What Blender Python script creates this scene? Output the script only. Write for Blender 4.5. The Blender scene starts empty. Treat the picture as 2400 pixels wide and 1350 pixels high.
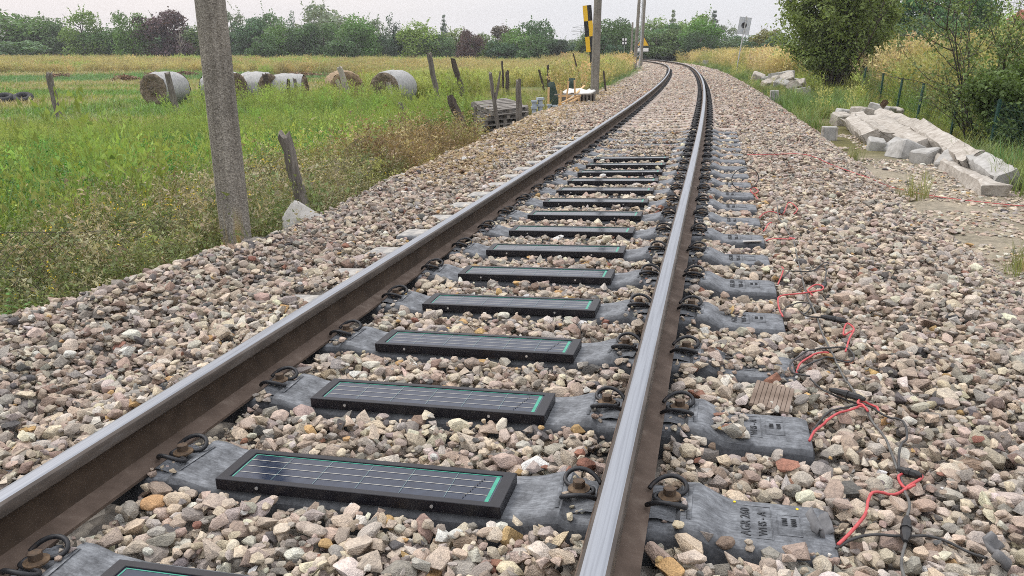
import bpy, math, random
import numpy as np
from mathutils import Matrix, Vector, Euler

random.seed(7)
RNG = np.random.default_rng(11)
SC = bpy.context.scene
COL = SC.collection

# ------------------------------------------------------------------ camera, sky, sun, exposure
cam_d = bpy.data.cameras.new('camera')
cam_d.sensor_fit = 'HORIZONTAL'; cam_d.sensor_width = 36.0
cam_d.lens = 1883.2 / 2400 * 36.0
cam_d.clip_start = .05; cam_d.clip_end = 3000
cam = bpy.data.objects.new('camera', cam_d)
cam.matrix_world = Matrix.Translation((0, 0, 1.0397)) @ Matrix.Rotation(math.pi / 2 - .28173, 4, 'X') @ Matrix.Rotation(-.00246, 4, 'Z')
COL.objects.link(cam); SC.camera = cam

SUN_EL, SUN_AZ = math.radians(52), math.radians(-62)      # azimuth from +Y towards +X
world = bpy.data.worlds.new('World'); SC.world = world; world.use_nodes = True
wt = world.node_tree; wn = wt.nodes; wl = wt.links; wn.clear()
w_out = wn.new('ShaderNodeOutputWorld'); w_bg = wn.new('ShaderNodeBackground')
w_sky = wn.new('ShaderNodeTexSky'); w_sky.sky_type = 'NISHITA'; w_sky.sun_disc = False
w_sky.sun_elevation = SUN_EL; w_sky.sun_rotation = SUN_AZ; w_sky.dust_density = 4.0; w_sky.air_density = 1.2
w_bg.inputs['Strength'].default_value = .1
w_tc = wn.new('ShaderNodeTexCoord'); w_map = wn.new('ShaderNodeMapping'); w_map.inputs['Scale'].default_value = (1.2, 1.2, 4.0)
w_noi = wn.new('ShaderNodeTexNoise'); w_noi.inputs['Scale'].default_value = 1.6; w_noi.inputs['Detail'].default_value = 5
w_ramp = wn.new('ShaderNodeValToRGB')
w_ramp.color_ramp.elements[0].position = .3; w_ramp.color_ramp.elements[0].color = (6.35, 6.45, 6.85, 1)
w_ramp.color_ramp.elements[1].position = .72; w_ramp.color_ramp.elements[1].color = (7.25, 7.1, 7.1, 1)
w_mix = wn.new('ShaderNodeMix'); w_mix.data_type = 'RGBA'; w_mix.inputs['Factor'].default_value = .88
wl.new(w_tc.outputs['Generated'], w_map.inputs['Vector']); wl.new(w_map.outputs['Vector'], w_noi.inputs['Vector'])
wl.new(w_noi.outputs['Fac'], w_ramp.inputs['Fac'])
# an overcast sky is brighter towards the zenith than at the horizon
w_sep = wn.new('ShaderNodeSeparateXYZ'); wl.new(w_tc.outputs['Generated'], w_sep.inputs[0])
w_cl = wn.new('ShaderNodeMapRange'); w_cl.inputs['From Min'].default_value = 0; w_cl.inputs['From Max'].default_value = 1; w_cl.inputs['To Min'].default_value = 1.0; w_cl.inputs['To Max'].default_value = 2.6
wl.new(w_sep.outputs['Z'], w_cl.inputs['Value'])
w_dot = wn.new('ShaderNodeVectorMath'); w_dot.operation = 'DOT_PRODUCT'; wl.new(w_tc.outputs['Generated'], w_dot.inputs[0]); w_dot.inputs[1].default_value = (-.62, .78, 0)
w_wr = wn.new('ShaderNodeValToRGB'); w_wr.color_ramp.elements[0].position = .72; w_wr.color_ramp.elements[0].color = (1, 1, 1, 1); w_wr.color_ramp.elements[1].position = 1.0; w_wr.color_ramp.elements[1].color = (1.10, 1.02, .98, 1)
wl.new(w_dot.outputs['Value'], w_wr.inputs['Fac'])
w_mul = wn.new('ShaderNodeVectorMath'); w_mul.operation = 'MULTIPLY'; wl.new(w_ramp.outputs['Color'], w_mul.inputs[0]); wl.new(w_wr.outputs['Color'], w_mul.inputs[1])
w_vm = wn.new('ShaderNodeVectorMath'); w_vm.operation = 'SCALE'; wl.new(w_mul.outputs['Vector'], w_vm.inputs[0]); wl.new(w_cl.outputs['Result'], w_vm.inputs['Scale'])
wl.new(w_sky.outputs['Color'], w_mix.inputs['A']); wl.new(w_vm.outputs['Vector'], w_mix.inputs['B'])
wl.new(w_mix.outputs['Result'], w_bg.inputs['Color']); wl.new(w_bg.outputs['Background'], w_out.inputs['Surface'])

sun_d = bpy.data.lights.new('sun', 'SUN'); sun_d.energy = 1.5; sun_d.angle = math.radians(24); sun_d.color = (1, .95, .88)
sun = bpy.data.objects.new('sun', sun_d); COL.objects.link(sun)
_sd = Vector((math.sin(SUN_AZ) * math.cos(SUN_EL), math.cos(SUN_AZ) * math.cos(SUN_EL), math.sin(SUN_EL)))
sun.rotation_euler = (-_sd).to_track_quat('-Z', 'Y').to_euler()

SC.view_settings.view_transform = 'Standard'; SC.view_settings.look = 'None'
SC.view_settings.exposure = 0.33; SC.view_settings.gamma = 1.0; SC.view_settings.use_curve_mapping = False
SC.render.engine = 'CYCLES'
cy = SC.cycles
cy.max_bounces = 6; cy.diffuse_bounces = 3; cy.glossy_bounces = 3; cy.transmission_bounces = 3; cy.transparent_max_bounces = 6
cy.use_denoising = False; cy.use_adaptive_sampling = False; cy.caustics_reflective = False; cy.caustics_refractive = False
cy.sample_clamp_indirect = 4.0; cy.filter_width = .95
# ------------------------------------------------------------------ geometry of the line and of the land
GAUGE_C = 0.7535                       # rail centre, metres from the track centre
S0, SP = 2.0782, 0.591                 # first whole sleeper, sleeper spacing
KN = np.array([0, 4, 8, 12, 16, 20, 25, 30, 36, 44, 54, 66, 80, 112.])
KV = np.array([.00102, .00002, -.00085, -.00114, -.00119, -.00127, -.00136, -.00132, -.00114, -.00116, -.00186,
               -.00334, -.00512, -.0062])
PS = np.linspace(-12, 112, 1241)
def _path():
    k = np.interp(PS, KN, KV); ds = PS[1] - PS[0]; i0 = int(np.argmin(abs(PS)))
    th = np.cumsum(k) * ds; th = th - th[i0] + .24201
    X = np.cumsum(np.sin(th)) * ds; Y = np.cumsum(np.cos(th)) * ds
    return X - X[i0] - .96169, Y - Y[i0], th
PX, PY, PT = _path()
def cant(s): return .03426 - .00116 * np.clip(s, 0, 40) / 40
def grade(s): return .0023 * s + .00336 * s * s / 100
def T(s, l, z):
    """track coordinates (along, across, up) to the world"""
    s = np.asarray(s, float); l = np.asarray(l, float); z = np.asarray(z, float)
    x = np.interp(s, PS, PX); y = np.interp(s, PS, PY); t = np.interp(s, PS, PT); c = cant(s)
    L = l * np.cos(c) - z * np.sin(c); Z = l * np.sin(c) + z * np.cos(c) + grade(s)
    return np.stack(np.broadcast_arrays(x + L * np.cos(t), y - L * np.sin(t), Z), -1)
def SL(x, y):
    """world x, y to along, across"""
    x = np.asarray(x, float); y = np.asarray(y, float); sh = x.shape
    x = x.ravel(); y = y.ravel(); s = np.empty_like(x); l = np.empty_like(x)
    cx, cy = PX[::5], PY[::5]
    for a in range(0, len(x), 20000):
        b = slice(a, a + 20000)
        j = np.argmin((x[b, None] - cx) ** 2 + (y[b, None] - cy) ** 2, 1) * 5
        t = PT[j]; dx = x[b] - PX[j]; dy = y[b] - PY[j]
        s[b] = PS[j] + dx * np.sin(t) + dy * np.cos(t); l[b] = dx * np.cos(t) - dy * np.sin(t)
    return s.reshape(sh), l.reshape(sh)
def sst(a, b, x):
    t = np.clip((x - a) / (b - a), 0, 1); return t * t * (3 - 2 * t)
def vnoise(x, y, seed=0):
    xi = np.floor(x); yi = np.floor(y); fx = x - xi; fy = y - yi
    def h(a, b):
        v = np.sin(a * 127.1 + b * 311.7 + seed * 74.7) * 43758.5453; return v - np.floor(v)
    ux = fx * fx * (3 - 2 * fx); uy = fy * fy * (3 - 2 * fy)
    return (h(xi, yi) * (1 - ux) + h(xi + 1, yi) * ux) * (1 - uy) + (h(xi, yi + 1) * (1 - ux) + h(xi + 1, yi + 1) * ux) * uy
LT_L = [-400, -14, -6, -3.4, -2.95, -2.45, -1.9, 1.9, 2.45, 2.95, 4.4, 5.5, 7, 9, 12, 16, 25, 60, 400]
LT_Z = [-.80, -.80, -.78, -.76, -.74, -.48, -.50, -.50, -.48, -.60, -.62, -.78, -.58, -.15, .5, 1.0, 1.5, 1.9, 2.2]
FR_Z = [-.80, -.80, -.72, -.60, -.56, -.48, -.50, -.50, -.48, -.54, -.50, -.52, -.40, -.05, .5, 1.0, 1.5, 1.9, 2.2]
def G(x, y):
    """height of the bare ground"""
    x = np.asarray(x, float); y = np.asarray(y, float)
    s, l = SL(x, y); sc = np.clip(s, -12, 112)
    w = sst(14, 30, s); wb = 1 - .80 * sst(24, 50, s) * sst(60, 14, l)
    z = np.interp(l, LT_L, LT_Z) * (1 - w) + np.interp(l, LT_L, FR_Z) * w
    z = np.where(l > 4.4, -.5 + (z + .5) * wb, z)
    g = grade(np.clip(sc, 0, 112)); near = sst(12, 4, abs(l))
    z = z + g * (near * (l < 0) + sst(60, 8, l) * (l >= 0)) + np.sin(cant(sc)) * np.clip(l, -3, 3) * near
    r = np.hypot(x, y); a = x / np.maximum(y, 1)
    z = z + sst(58, 165, r) * (1.15 - .35 * sst(-.5, .1, a)) * sst(2, -14, l)
    z = z + (vnoise(x / 3.1, y / 3.1) - .5) * .10 * sst(2.7, 6, abs(l)) + (vnoise(x / 11, y / 11, 3) - .5) * .22 * sst(7, 16, abs(l)) * sst(300, 60, r)
    return z
LE_S = [0, 3, 4, 6, 8.3, 13.5, 18.6, 30, 60]
LE_L = [2.62, 2.50, 2.35, 2.27, 2.50, 2.72, 2.95, 3.0, 3.0]
def HB(s, l):
    """height of the ballast surface above the track plane"""
    s = np.asarray(s, float); l = np.asarray(l, float)
    e = np.interp(s, LE_S, LE_L); ln = np.where(l < -1.3, -1.3 + (l + 1.3) / (e - 1.3), l)
    z = np.interp(ln, [-2.9, -2.62, -2.3, -2.1, -1.7, -1.3, -.9, -.6, .6, .9, 1.3, 1.8, 2.3, 2.55, 2.95, 3.3],
                  [-1.2, -.72, -.215, -.175, -.185, -.205, -.20, -.225, -.225, -.21, -.225, -.25, -.30, -.36, -.60, -.9])
    z = z + .085 * np.exp(-((ln + 2.12) / .38) ** 2) * sst(6.6, 4.2, s)
    z = z + .03 * np.exp(-((l - 2.1) / .4) ** 2) * sst(9, 4, s)
    z = z + (vnoise(s * 1.6, l * 1.6, 5) - .5) * .05 * sst(.75, 1.3, abs(l))
    z = z + .07 * np.exp(-((ln + 2.2) / .35) ** 2) * sst(9.5, 12, s) * sst(32, 24, s) * vnoise(s * 1.3, l * 1.6, 9)
    return z
# ------------------------------------------------------------------ mesh helpers
class MB:
    """collects polygons; build() links them as one mesh object"""
    def __init__(s): s.v = []; s.f = []; s.m = []; s.n = 0
    def add(s, v, f, m=0):
        v = np.asarray(v, float).reshape(-1, 3); s.v.append(v)
        s.f += [tuple(int(i) + s.n for i in q) for q in f]; s.m += [m] * len(f); s.n += len(v); return s
    def box(s, c, d, R=None, m=0, taper=1.0, jit=0.0):
        x, y, z = [q / 2 for q in d]
        v = np.array([(-x, -y, -z), (x, -y, -z), (x, y, -z), (-x, y, -z), (-x * taper, -y * taper, z), (x * taper, -y * taper, z), (x * taper, y * taper, z), (-x * taper, y * taper, z)])
        if jit: v = v + RNG.normal(0, jit, v.shape)
        if R is not None: v = v @ np.array(R.to_3x3()).T
        return s.add(v + np.array(c), [(0, 3, 2, 1), (4, 5, 6, 7), (0, 1, 5, 4), (1, 2, 6, 5), (2, 3, 7, 6), (3, 0, 4, 7)], m)
    def tube(s, pts, r, n=6, m=0, cap=True):
        p = np.asarray(pts, float); k = len(p); r = np.broadcast_to(r, (k,)) if np.ndim(r) < 1 or len(r) != k else np.asarray(r, float)
        d = np.gradient(p, axis=0); d /= np.linalg.norm(d, axis=1)[:, None] + 1e-9
        ref = np.array([0, 0, 1.]) if abs(d[0, 2]) < .9 else np.array([1., 0, 0]); V = []
        a = np.arange(n) * 2 * math.pi / n
        for i in range(k):
            u = ref - d[i] * (ref @ d[i]); u /= np.linalg.norm(u) + 1e-9; w = np.cross(d[i], u); ref = u
            V.append(p[i] + r[i] * (np.cos(a)[:, None] * u + np.sin(a)[:, None] * w))
        F = [(i * n + j, i * n + (j + 1) % n, (i + 1) * n + (j + 1) % n, (i + 1) * n + j) for i in range(k - 1) for j in range(n)]
        if cap: F += [tuple(range(n - 1, -1, -1)), tuple((k - 1) * n + j for j in range(n))]
        return s.add(np.concatenate(V), F, m)
    def cyl(s, c, r, h, n=12, m=0, R=None, r2=None):
        r2 = r if r2 is None else r2; a = np.arange(n) * 2 * math.pi / n
        v = np.concatenate([np.stack([r * np.cos(a), r * np.sin(a), 0 * a], 1), np.stack([r2 * np.cos(a), r2 * np.sin(a), 0 * a + h], 1)])
        if R is not None: v = v @ np.array(R.to_3x3()).T
        return s.add(v + np.array(c), [(j, (j + 1) % n, n + (j + 1) % n, n + j) for j in range(n)] + [tuple(range(n - 1, -1, -1)), tuple(range(n, 2 * n))], m)
    def mesh(s, name, mats, smooth=False):
        me = bpy.data.meshes.new(name)
        me.from_pydata(np.concatenate(s.v).tolist() if s.v else [], [], s.f)
        for q in (mats if isinstance(mats, (list, tuple)) else [mats]): me.materials.append(q)
        me.polygons.foreach_set('material_index', np.array(s.m, np.int32))
        if smooth: me.polygons.foreach_set('use_smooth', np.ones(len(s.f), bool))
        me.update(); return me
    def build(s, name, mats, parent=None, smooth=False, bevel=0.0, seg=1, auto=None):
        o = link(name, s.mesh(name, mats, smooth), parent)
        if bevel:
            b = o.modifiers.new('edge', 'BEVEL'); b.width = bevel; b.segments = seg; b.limit_method = 'ANGLE'; b.angle_limit = math.radians(35)
        if auto: o.data.set_sharp_from_angle(angle=math.radians(auto))
        return o
def link(name, me, parent=None, M=None):
    o = bpy.data.objects.new(name, me); COL.objects.link(o)
    if parent is not None: o.parent = parent
    if M is not None: o.matrix_local = M
    return o
def empty(name, loc, rz=0.0, M=None):
    o = bpy.data.objects.new(name, None); COL.objects.link(o); o.empty_display_size = .2
    if M is not None: o.matrix_world = M
    else: o.location = loc; o.rotation_euler = (0, 0, rz)
    return o
def tag(o, label=None, cat=None, group=None, kind=None):
    if label: o['label'] = label
    if cat: o['category'] = cat
    if group: o['group'] = group
    if kind: o['kind'] = kind
    return o
def quick_mesh(name, V, F, mat, smooth=False, var=None):
    """V (n,3), F (m,k) arrays of one polygon size"""
    V = np.asarray(V, np.float32); F = np.asarray(F, np.int32); me = bpy.data.meshes.new(name); k = F.shape[1]
    me.vertices.add(len(V)); me.vertices.foreach_set('co', V.ravel())
    me.loops.add(F.size); me.loops.foreach_set('vertex_index', F.ravel())
    me.polygons.add(len(F)); me.polygons.foreach_set('loop_start', np.arange(len(F), dtype=np.int32) * k)
    me.polygons.foreach_set('loop_total', np.full(len(F), k, np.int32))
    if smooth: me.polygons.foreach_set('use_smooth', np.ones(len(F), bool))
    me.update(calc_edges=True); me.validate()
    if mat is not None: me.materials.append(mat)
    if var is not None:
        at = me.attributes.new('var', 'FLOAT', 'FACE'); at.data.foreach_set('value', np.asarray(var, np.float32))
    return me

# ------------------------------------------------------------------ materials
def mat(name, rough=.8, metal=0.0, spec=.4):
    m = bpy.data.materials.new(name); m.use_nodes = True; t = m.node_tree
    b = t.nodes['Principled BSDF']; b.inputs['Roughness'].default_value = rough; b.inputs['Metallic'].default_value = metal
    b.inputs['Specular IOR Level'].default_value = spec
    return m, t, b
def N(t, kind, **kw):
    n = t.nodes.new('ShaderNode' + kind)
    for k, v in kw.items():
        if hasattr(n, k): setattr(n, k, v)
        else: n.inputs[k.replace('_', ' ')].default_value = v
    return n
def coord(t, kind='Object', scale=None):
    c = N(t, 'TexCoord')
    if scale is None: return c.outputs[kind]
    mp = N(t, 'Mapping'); mp.inputs['Scale'].default_value = scale; t.links.new(c.outputs[kind], mp.inputs['Vector']); return mp.outputs[0]
def noise(t, vec, scale, detail=4, rough=.6):
    n = N(t, 'TexNoise'); n.inputs['Scale'].default_value = scale; n.inputs['Detail'].default_value = detail; n.inputs['Roughness'].default_value = rough
    t.links.new(vec, n.inputs['Vector']); return n.outputs['Fac']
def ramp(t, fac, stops):
    r = N(t, 'ValToRGB'); e = r.color_ramp.elements
    while len(e) < len(stops): e.new(.5)
    for q, (p, c) in zip(e, stops): q.position = p; q.color = (*c, 1) if len(c) == 3 else c
    t.links.new(fac, r.inputs['Fac']); return r.outputs['Color']
def mix(t, fac, a, b, mode='MIX'):
    n = N(t, 'Mix', data_type='RGBA', blend_type=mode)
    for key, v in (('Factor', fac), ('A', a), ('B', b)):
        s = [q for q in n.inputs if q.name == key and (q.type == ('VALUE' if key == 'Factor' else 'RGBA'))][0]
        if isinstance(v, (int, float)): s.default_value = v
        elif isinstance(v, tuple): s.default_value = (*v, 1)
        else: t.links.new(v, s)
    return [q for q in n.outputs if q.type == 'RGBA'][0]
def bump(t, b, h, strength=.4, dist=.01):
    n = N(t, 'Bump'); n.inputs['Strength'].default_value = strength; n.inputs['Distance'].default_value = dist
    t.links.new(h, n.inputs['Height']); t.links.new(n.outputs['Normal'], b.inputs['Normal'])
def attr(t, name, kind='INSTANCER'):
    n = N(t, 'Attribute'); n.attribute_type = kind; n.attribute_name = name; return n
def speckle(name, stops, scale=8, rough=.8, metal=0, detail=5, bmp=.3, bdist=.004, co='Object', cscale=None, spec=.4):
    m, t, b = mat(name, rough, metal, spec)
    if co == 'along':
        mp = N(t, 'Mapping'); mp.inputs['Scale'].default_value = cscale or (1, 1, 1); t.links.new(attr(t, 'along', 'GEOMETRY').outputs['Vector'], mp.inputs['Vector']); cv = mp.outputs[0]
    else: cv = coord(t, co, cscale)
    f = noise(t, cv, scale, detail)
    t.links.new(ramp(t, f, stops), b.inputs['Base Color'])
    if bmp: bump(t, b, f, bmp, bdist)
    return m

def stone_mat():
    m, t, b = mat('ballast_stone', .92, 0, .25)
    a = attr(t, 'col'); c = coord(t)
    f1 = noise(t, c, 1.3, 6, .65); f2 = noise(t, c, 6.0, 3, .7)
    v1 = ramp(t, f1, [(.28, (.62, .62, .64)), (.5, (.96, .95, .94)), (.75, (1.28, 1.25, 1.2))])
    v2 = ramp(t, f2, [(.3, (.78, .78, .78)), (.7, (1.16, 1.16, 1.16))])
    t.links.new(mix(t, 1.0, mix(t, 1.0, a.outputs['Color'], v1, 'MULTIPLY'), v2, 'MULTIPLY'), b.inputs['Base Color'])
    bump(t, b, f2, .55, .16); return m
M_STONE = stone_mat()

def leaf_mat(name, trans=.28, rough=.6):
    m, t, b = mat(name, rough, 0, .25)
    a = attr(t, 'col'); v = attr(t, 'var', 'GEOMETRY')
    col = mix(t, 1.0, a.outputs['Color'], v.outputs['Fac'], 'MULTIPLY')
    t.links.new(col, b.inputs['Base Color'])
    tr = N(t, 'BsdfTranslucent'); t.links.new(mix(t, 1.0, col, (1.25, 1.25, .7), 'MULTIPLY'), tr.inputs['Color'])
    mx = N(t, 'MixShader'); mx.inputs[0].default_value = trans
    out = t.nodes['Material Output']; t.links.new(b.outputs[0], mx.inputs[1]); t.links.new(tr.outputs[0], mx.inputs[2]); t.links.new(mx.outputs[0], out.inputs['Surface'])
    return m
M_LEAF = leaf_mat('foliage'); M_NEEDLE = leaf_mat('needles', .12)
M_SEED = leaf_mat('seed_head', .3, .8)
M_FLOWER = speckle('yellow_flower', [(.3, (.62, .42, .02)), (.7, (.8, .62, .05))], 20, .7, bmp=0)

def rubber():
    m, t, b = mat('sleeper_rubber', .72, 0, .45)
    c = coord(t); n1 = noise(t, c, 15, 10, .78); n2 = noise(t, coord(t, 'Object', (26, 110, 40)), 1, 8, .75); n3 = noise(t, c, 90, 3, .7)
    base = ramp(t, n3, [(.3, (.024, .026, .031)), (.7, (.062, .067, .076))])
    g = N(t, 'NewGeometry'); sx = N(t, 'SeparateXYZ'); t.links.new(g.outputs['True Normal'], sx.inputs[0])
    up = ramp(t, sx.outputs['Z'], [(.35, (0, 0, 0)), (.95, (1, 1, 1))])
    du = ramp(t, n1, [(.38, (.12, .12, .12)), (.60, (.95, .95, .95))])
    ds = ramp(t, n2, [(.34, (.25, .25, .25)), (.60, (1, 1, 1))])
    fac = mix(t, 1.0, mix(t, 1.0, up, du, 'MULTIPLY'), ds, 'MULTIPLY')
    t.links.new(mix(t, fac, base, (.225, .24, .262)), b.inputs['Base Color']); bump(t, b, n2, .25, .003); return m
M_RUBBER = rubber()
M_DUSTY = speckle('dusty_rubber', [(.35, (.16, .165, .17)), (.55, (.36, .345, .32)), (.8, (.5, .48, .44))], 14, .9, bmp=.3, bdist=.004)
M_OLDCON = speckle('old_sleeper_concrete', [(.25, (.15, .115, .095)), (.5, (.33, .275, .24)), (.75, (.52, .47, .42))], 16, .95, bmp=.6, bdist=.006)
M_FRAME = speckle('black_anodised_frame', [(.3, (.005, .005, .008)), (.7, (.010, .010, .015))], 30, .40, bmp=0, spec=.4)
def glass_mat():
    m, t, b = mat('solar_cell_glass', .10, 0, .5)
    f = noise(t, coord(t), 35, 4); t.links.new(ramp(t, f, [(.3, (.008, .014, .032)), (.7, (.018, .028, .052))]), b.inputs['Base Color'])
    w = noise(t, coord(t, 'Object', (40, 90, 1)), 1, 4, .75)
    t.links.new(ramp(t, w, [(.35, (.05, .05, .05)), (.75, (.20, .20, .20))]), b.inputs['Roughness']); return m
M_GLASS = glass_mat()
M_GREEN = speckle('green_board', [(.3, (.02, .20, .13)), (.7, (.04, .30, .21))], 30, .35, bmp=0)
M_BUSBAR = speckle('busbar_silver', [(.1, (.42, .41, .36)), (.9, (.46, .45, .40))], 3, .45, .0, bmp=0)
M_CELLGAP = speckle('cell_gap', [(.3, (.10, .18, .19)), (.7, (.16, .27, .27))], 30, .3, bmp=0)
M_BLACK = speckle('black_plastic', [(.3, (.010, .010, .011)), (.7, (.022, .022, .024))], 40, .45, bmp=0)
M_SCREW = speckle('bright_screw', [(.3, (.5, .5, .5)), (.7, (.7, .7, .7))], 60, .35, .7, bmp=0)
M_EMBOSS = speckle('emboss_dark_rubber', [(.3, (.03, .032, .036)), (.7, (.055, .058, .064))], 40, .8, bmp=0)  # darker rubber of the raised lettering
M_CLIP = speckle('clamp_steel', [(.3, (.014, .015, .018)), (.6, (.030, .031, .035)), (.8, (.07, .05, .04))], 30, .5, .3, bmp=.2, bdist=.001)
M_BOLT = speckle('rusty_bolt', [(.3, (.045, .036, .03)), (.6, (.10, .066, .042))], 60, .75, .2, bmp=.3, bdist=.001)
M_WASHER = speckle('rusty_washer', [(.3, (.055, .038, .026)), (.6, (.12, .078, .045)), (.8, (.24, .165, .10))], 50, .8, .1, bmp=.3, bdist=.001)
M_STEEL = speckle('running_surface', [(.25, (.19, .20, .225)), (.55, (.31, .33, .365)), (.8, (.24, .255, .28))], 1, .42, .7, 6, .05, .001, 'along', (110, 1.4, 110))
M_HEAD = speckle('rail_head_side', [(.3, (.045, .038, .034)), (.55, (.085, .07, .06)), (.8, (.14, .13, .125))], 1, .55, .3, 6, .2, .002, 'along', (14, 5, 30))
M_WEB = speckle('rusty_web', [(.25, (.022, .0135, .008)), (.5, (.043, .028, .018)), (.72, (.066, .046, .032)), (.85, (.11, .085, .066))], 11, .85, 0, 7, .3, .002)
M_FOOT = speckle('dusty_foot', [(.25, (.055, .038, .028)), (.55, (.11, .08, .063)), (.8, (.21, .17, .14))], 10, .9, 0, 7, .35, .003)
M_RED = speckle('red_cable', [(.3, (.36, .04, .048)), (.7, (.54, .10, .10))], 25, .5, bmp=0)
M_CABLE = speckle('black_cable', [(.3, (.018, .018, .02)), (.7, (.055, .055, .055))], 25, .55, bmp=0)
M_GREYCABLE = speckle('grey_cable', [(.3, (.06, .06, .058)), (.7, (.13, .128, .122))], 25, .6, bmp=0)
M_WOODGREY = speckle('weathered_wood', [(.25, (.05, .042, .036)), (.5, (.13, .115, .10)), (.8, (.25, .23, .205))], 1, .95, 0, 7, .8, .01, cscale=(38, 38, 3.0))
M_WOODDARK = speckle('dark_wood', [(.25, (.024, .018, .015)), (.5, (.06, .046, .038)), (.8, (.13, .11, .095))], 1, .95, 0, 7, .8, .01, cscale=(38, 38, 3.0))
M_WOODPALE = speckle('pale_wood', [(.25, (.20, .18, .155)), (.5, (.32, .29, .25)), (.8, (.42, .39, .35))], 1, .95, 0, 6, .6, .008, cscale=(30, 30, 3))
M_PINE = speckle('new_pine', [(.25, (.46, .28, .13)), (.5, (.58, .38, .19)), (.8, (.66, .48, .28))], 1, .8, 0, 5, .2, .003, cscale=(20, 20, 4))
M_PALLET = speckle('pallet_board', [(.25, (.09, .08, .07)), (.5, (.20, .185, .168)), (.8, (.33, .31, .285))], 1, .95, 0, 6, .5, .006, cscale=(8, 22, 22))
M_WHITE = speckle('white_sheet', [(.3, (.48, .47, .45)), (.7, (.62, .61, .59))], 9, .75, bmp=.3, bdist=.01)
M_RUBBLE = speckle('broken_concrete', [(.22, (.11, .095, .075)), (.38, (.30, .27, .235)), (.58, (.42, .39, .35)), (.8, (.54, .52, .485))], 8, .95, 0, 11, 1.0, .03)
M_RUBBLE2 = speckle('grey_concrete', [(.25, (.21, .205, .19)), (.5, (.34, .333, .318)), (.8, (.46, .455, .44))], 9, .95, 0, 8, .6, .01)
M_GALV = speckle('galvanised_steel', [(.3, (.33, .34, .35)), (.7, (.5, .51, .52))], 20, .5, .4, bmp=0)
M_SIGNYEL = speckle('sign_yellow', [(.3, (.72, .42, .012)), (.7, (.8, .49, .02))], 12, .5, bmp=0)
M_SIGNBLK = speckle('sign_black', [(.3, (.012, .012, .013)), (.7, (.02, .02, .022))], 12, .5, bmp=0)
M_SIGNWHT = speckle('sign_white', [(.3, (.70, .70, .69)), (.7, (.8, .8, .79))], 12, .5, bmp=0)
M_SIGNBACK = speckle('sign_back_alu', [(.3, (.40, .43, .47)), (.7, (.52, .55, .59))], 6, .5, .1, bmp=0)
M_GREENWIRE = speckle('green_plastic_wire', [(.3, (.012, .045, .035)), (.7, (.02, .07, .055))], 20, .5, bmp=0)
M_RUSTWIRE = speckle('rusty_wire', [(.3, (.03, .024, .02)), (.7, (.075, .06, .05))], 20, .8, .2, bmp=0)
M_BARK = speckle('bark', [(.3, (.035, .028, .022)), (.7, (.10, .085, .07))], 6, .95, 0, 6, .6, .01)
M_STRAW = speckle('straw', [(.25, (.11, .075, .045)), (.5, (.25, .18, .11)), (.8, (.42, .32, .2))], 1, .95, 0, 8, 1.0, .04, cscale=(9, 9, 9))
M_HAYDARK = speckle('old_hay_face', [(.25, (.06, .047, .036)), (.5, (.17, .135, .10)), (.8, (.34, .28, .215))], 11, .98, 0, 9, 1.0, .05)
M_NET = speckle('bale_net', [(.25, (.20, .205, .205)), (.5, (.32, .32, .315)), (.8, (.44, .435, .425))], 1, .75, 0, 7, .6, .03, cscale=(16, 16, 2.2))
M_REDWALL = speckle('red_plaster', [(.3, (.30, .11, .07)), (.7, (.38, .16, .11))], 2, .9, bmp=0)
M_TYRE = speckle('tyre_rubber', [(.3, (.014, .015, .018)), (.7, (.035, .037, .042))], 20, .8, bmp=.3)
M_SLAB = speckle('pale_slab', [(.25, (.40, .39, .36)), (.55, (.58, .565, .54)), (.8, (.66, .65, .63))], 16, .92, 0, 8, .4, .004)
M_BLUEGREY = speckle('grey_plastic', [(.3, (.27, .32, .36)), (.7, (.38, .43, .47))], 12, .6, bmp=0)
M_PADBROWN = speckle('brown_rubber_pad', [(.3, (.11, .078, .058)), (.55, (.19, .145, .115)), (.8, (.28, .225, .19))], 12, .9, 0, 7, .5, .004)
M_FOAM = speckle('grey_foam', [(.3, (.10, .10, .105)), (.7, (.21, .21, .215))], 18, .9, bmp=.5, bdist=.004)
M_DARKGREEN = speckle('green_sheet', [(.3, (.02, .045, .035)), (.7, (.04, .07, .055))], 6, .6, bmp=.2)
M_SHOVEL = speckle('yellow_blade', [(.3, (.46, .25, .06)), (.7, (.58, .35, .1))], 9, .6, bmp=.2)
def pole_mat():
    m, t, b = mat('pole_concrete', .93, 0, .3); c = coord(t)
    v = N(t, 'TexVoronoi'); v.inputs['Scale'].default_value = 115; t.links.new(c, v.inputs['Vector'])
    n = noise(t, c, 4, 6); n2 = noise(t, coord(t, 'Object', (14, 14, 1.1)), 1, 5)
    sp = ramp(t, v.outputs['Color'], [(.12, (.135, .125, .112)), (.42, (.215, .204, .185)), (.65, (.25, .238, .217)), (.93, (.36, .345, .315))])
    base = mix(t, 1.0, sp, ramp(t, n, [(.3, (.72, .71, .7)), (.7, (1.12, 1.1, 1.07))]), 'MULTIPLY')
    sx = N(t, 'SeparateXYZ'); t.links.new(c, sx.inputs[0])
    low = ramp(t, sx.outputs['Z'], [(.7, (1, 1, 1)), (1.75, (0, 0, 0))])
    lich = mix(t, 1.0, low, ramp(t, n2, [(.53, (0, 0, 0)), (.62, (.8, .8, .8))]), 'MULTIPLY')
    streak = ramp(t, noise(t, coord(t, 'Object', (30, 30, .5)), 1, 6, .7), [(.35, (.72, .70, .67)), (.6, (1.08, 1.07, 1.05))])
    t.links.new(mix(t, lich, mix(t, 1.0, base, streak, 'MULTIPLY'), (.33, .23, .05)), b.inputs['Base Color']); bump(t, b, v.outputs['Distance'], .5, .006); return m
M_POLE = pole_mat()
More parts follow.
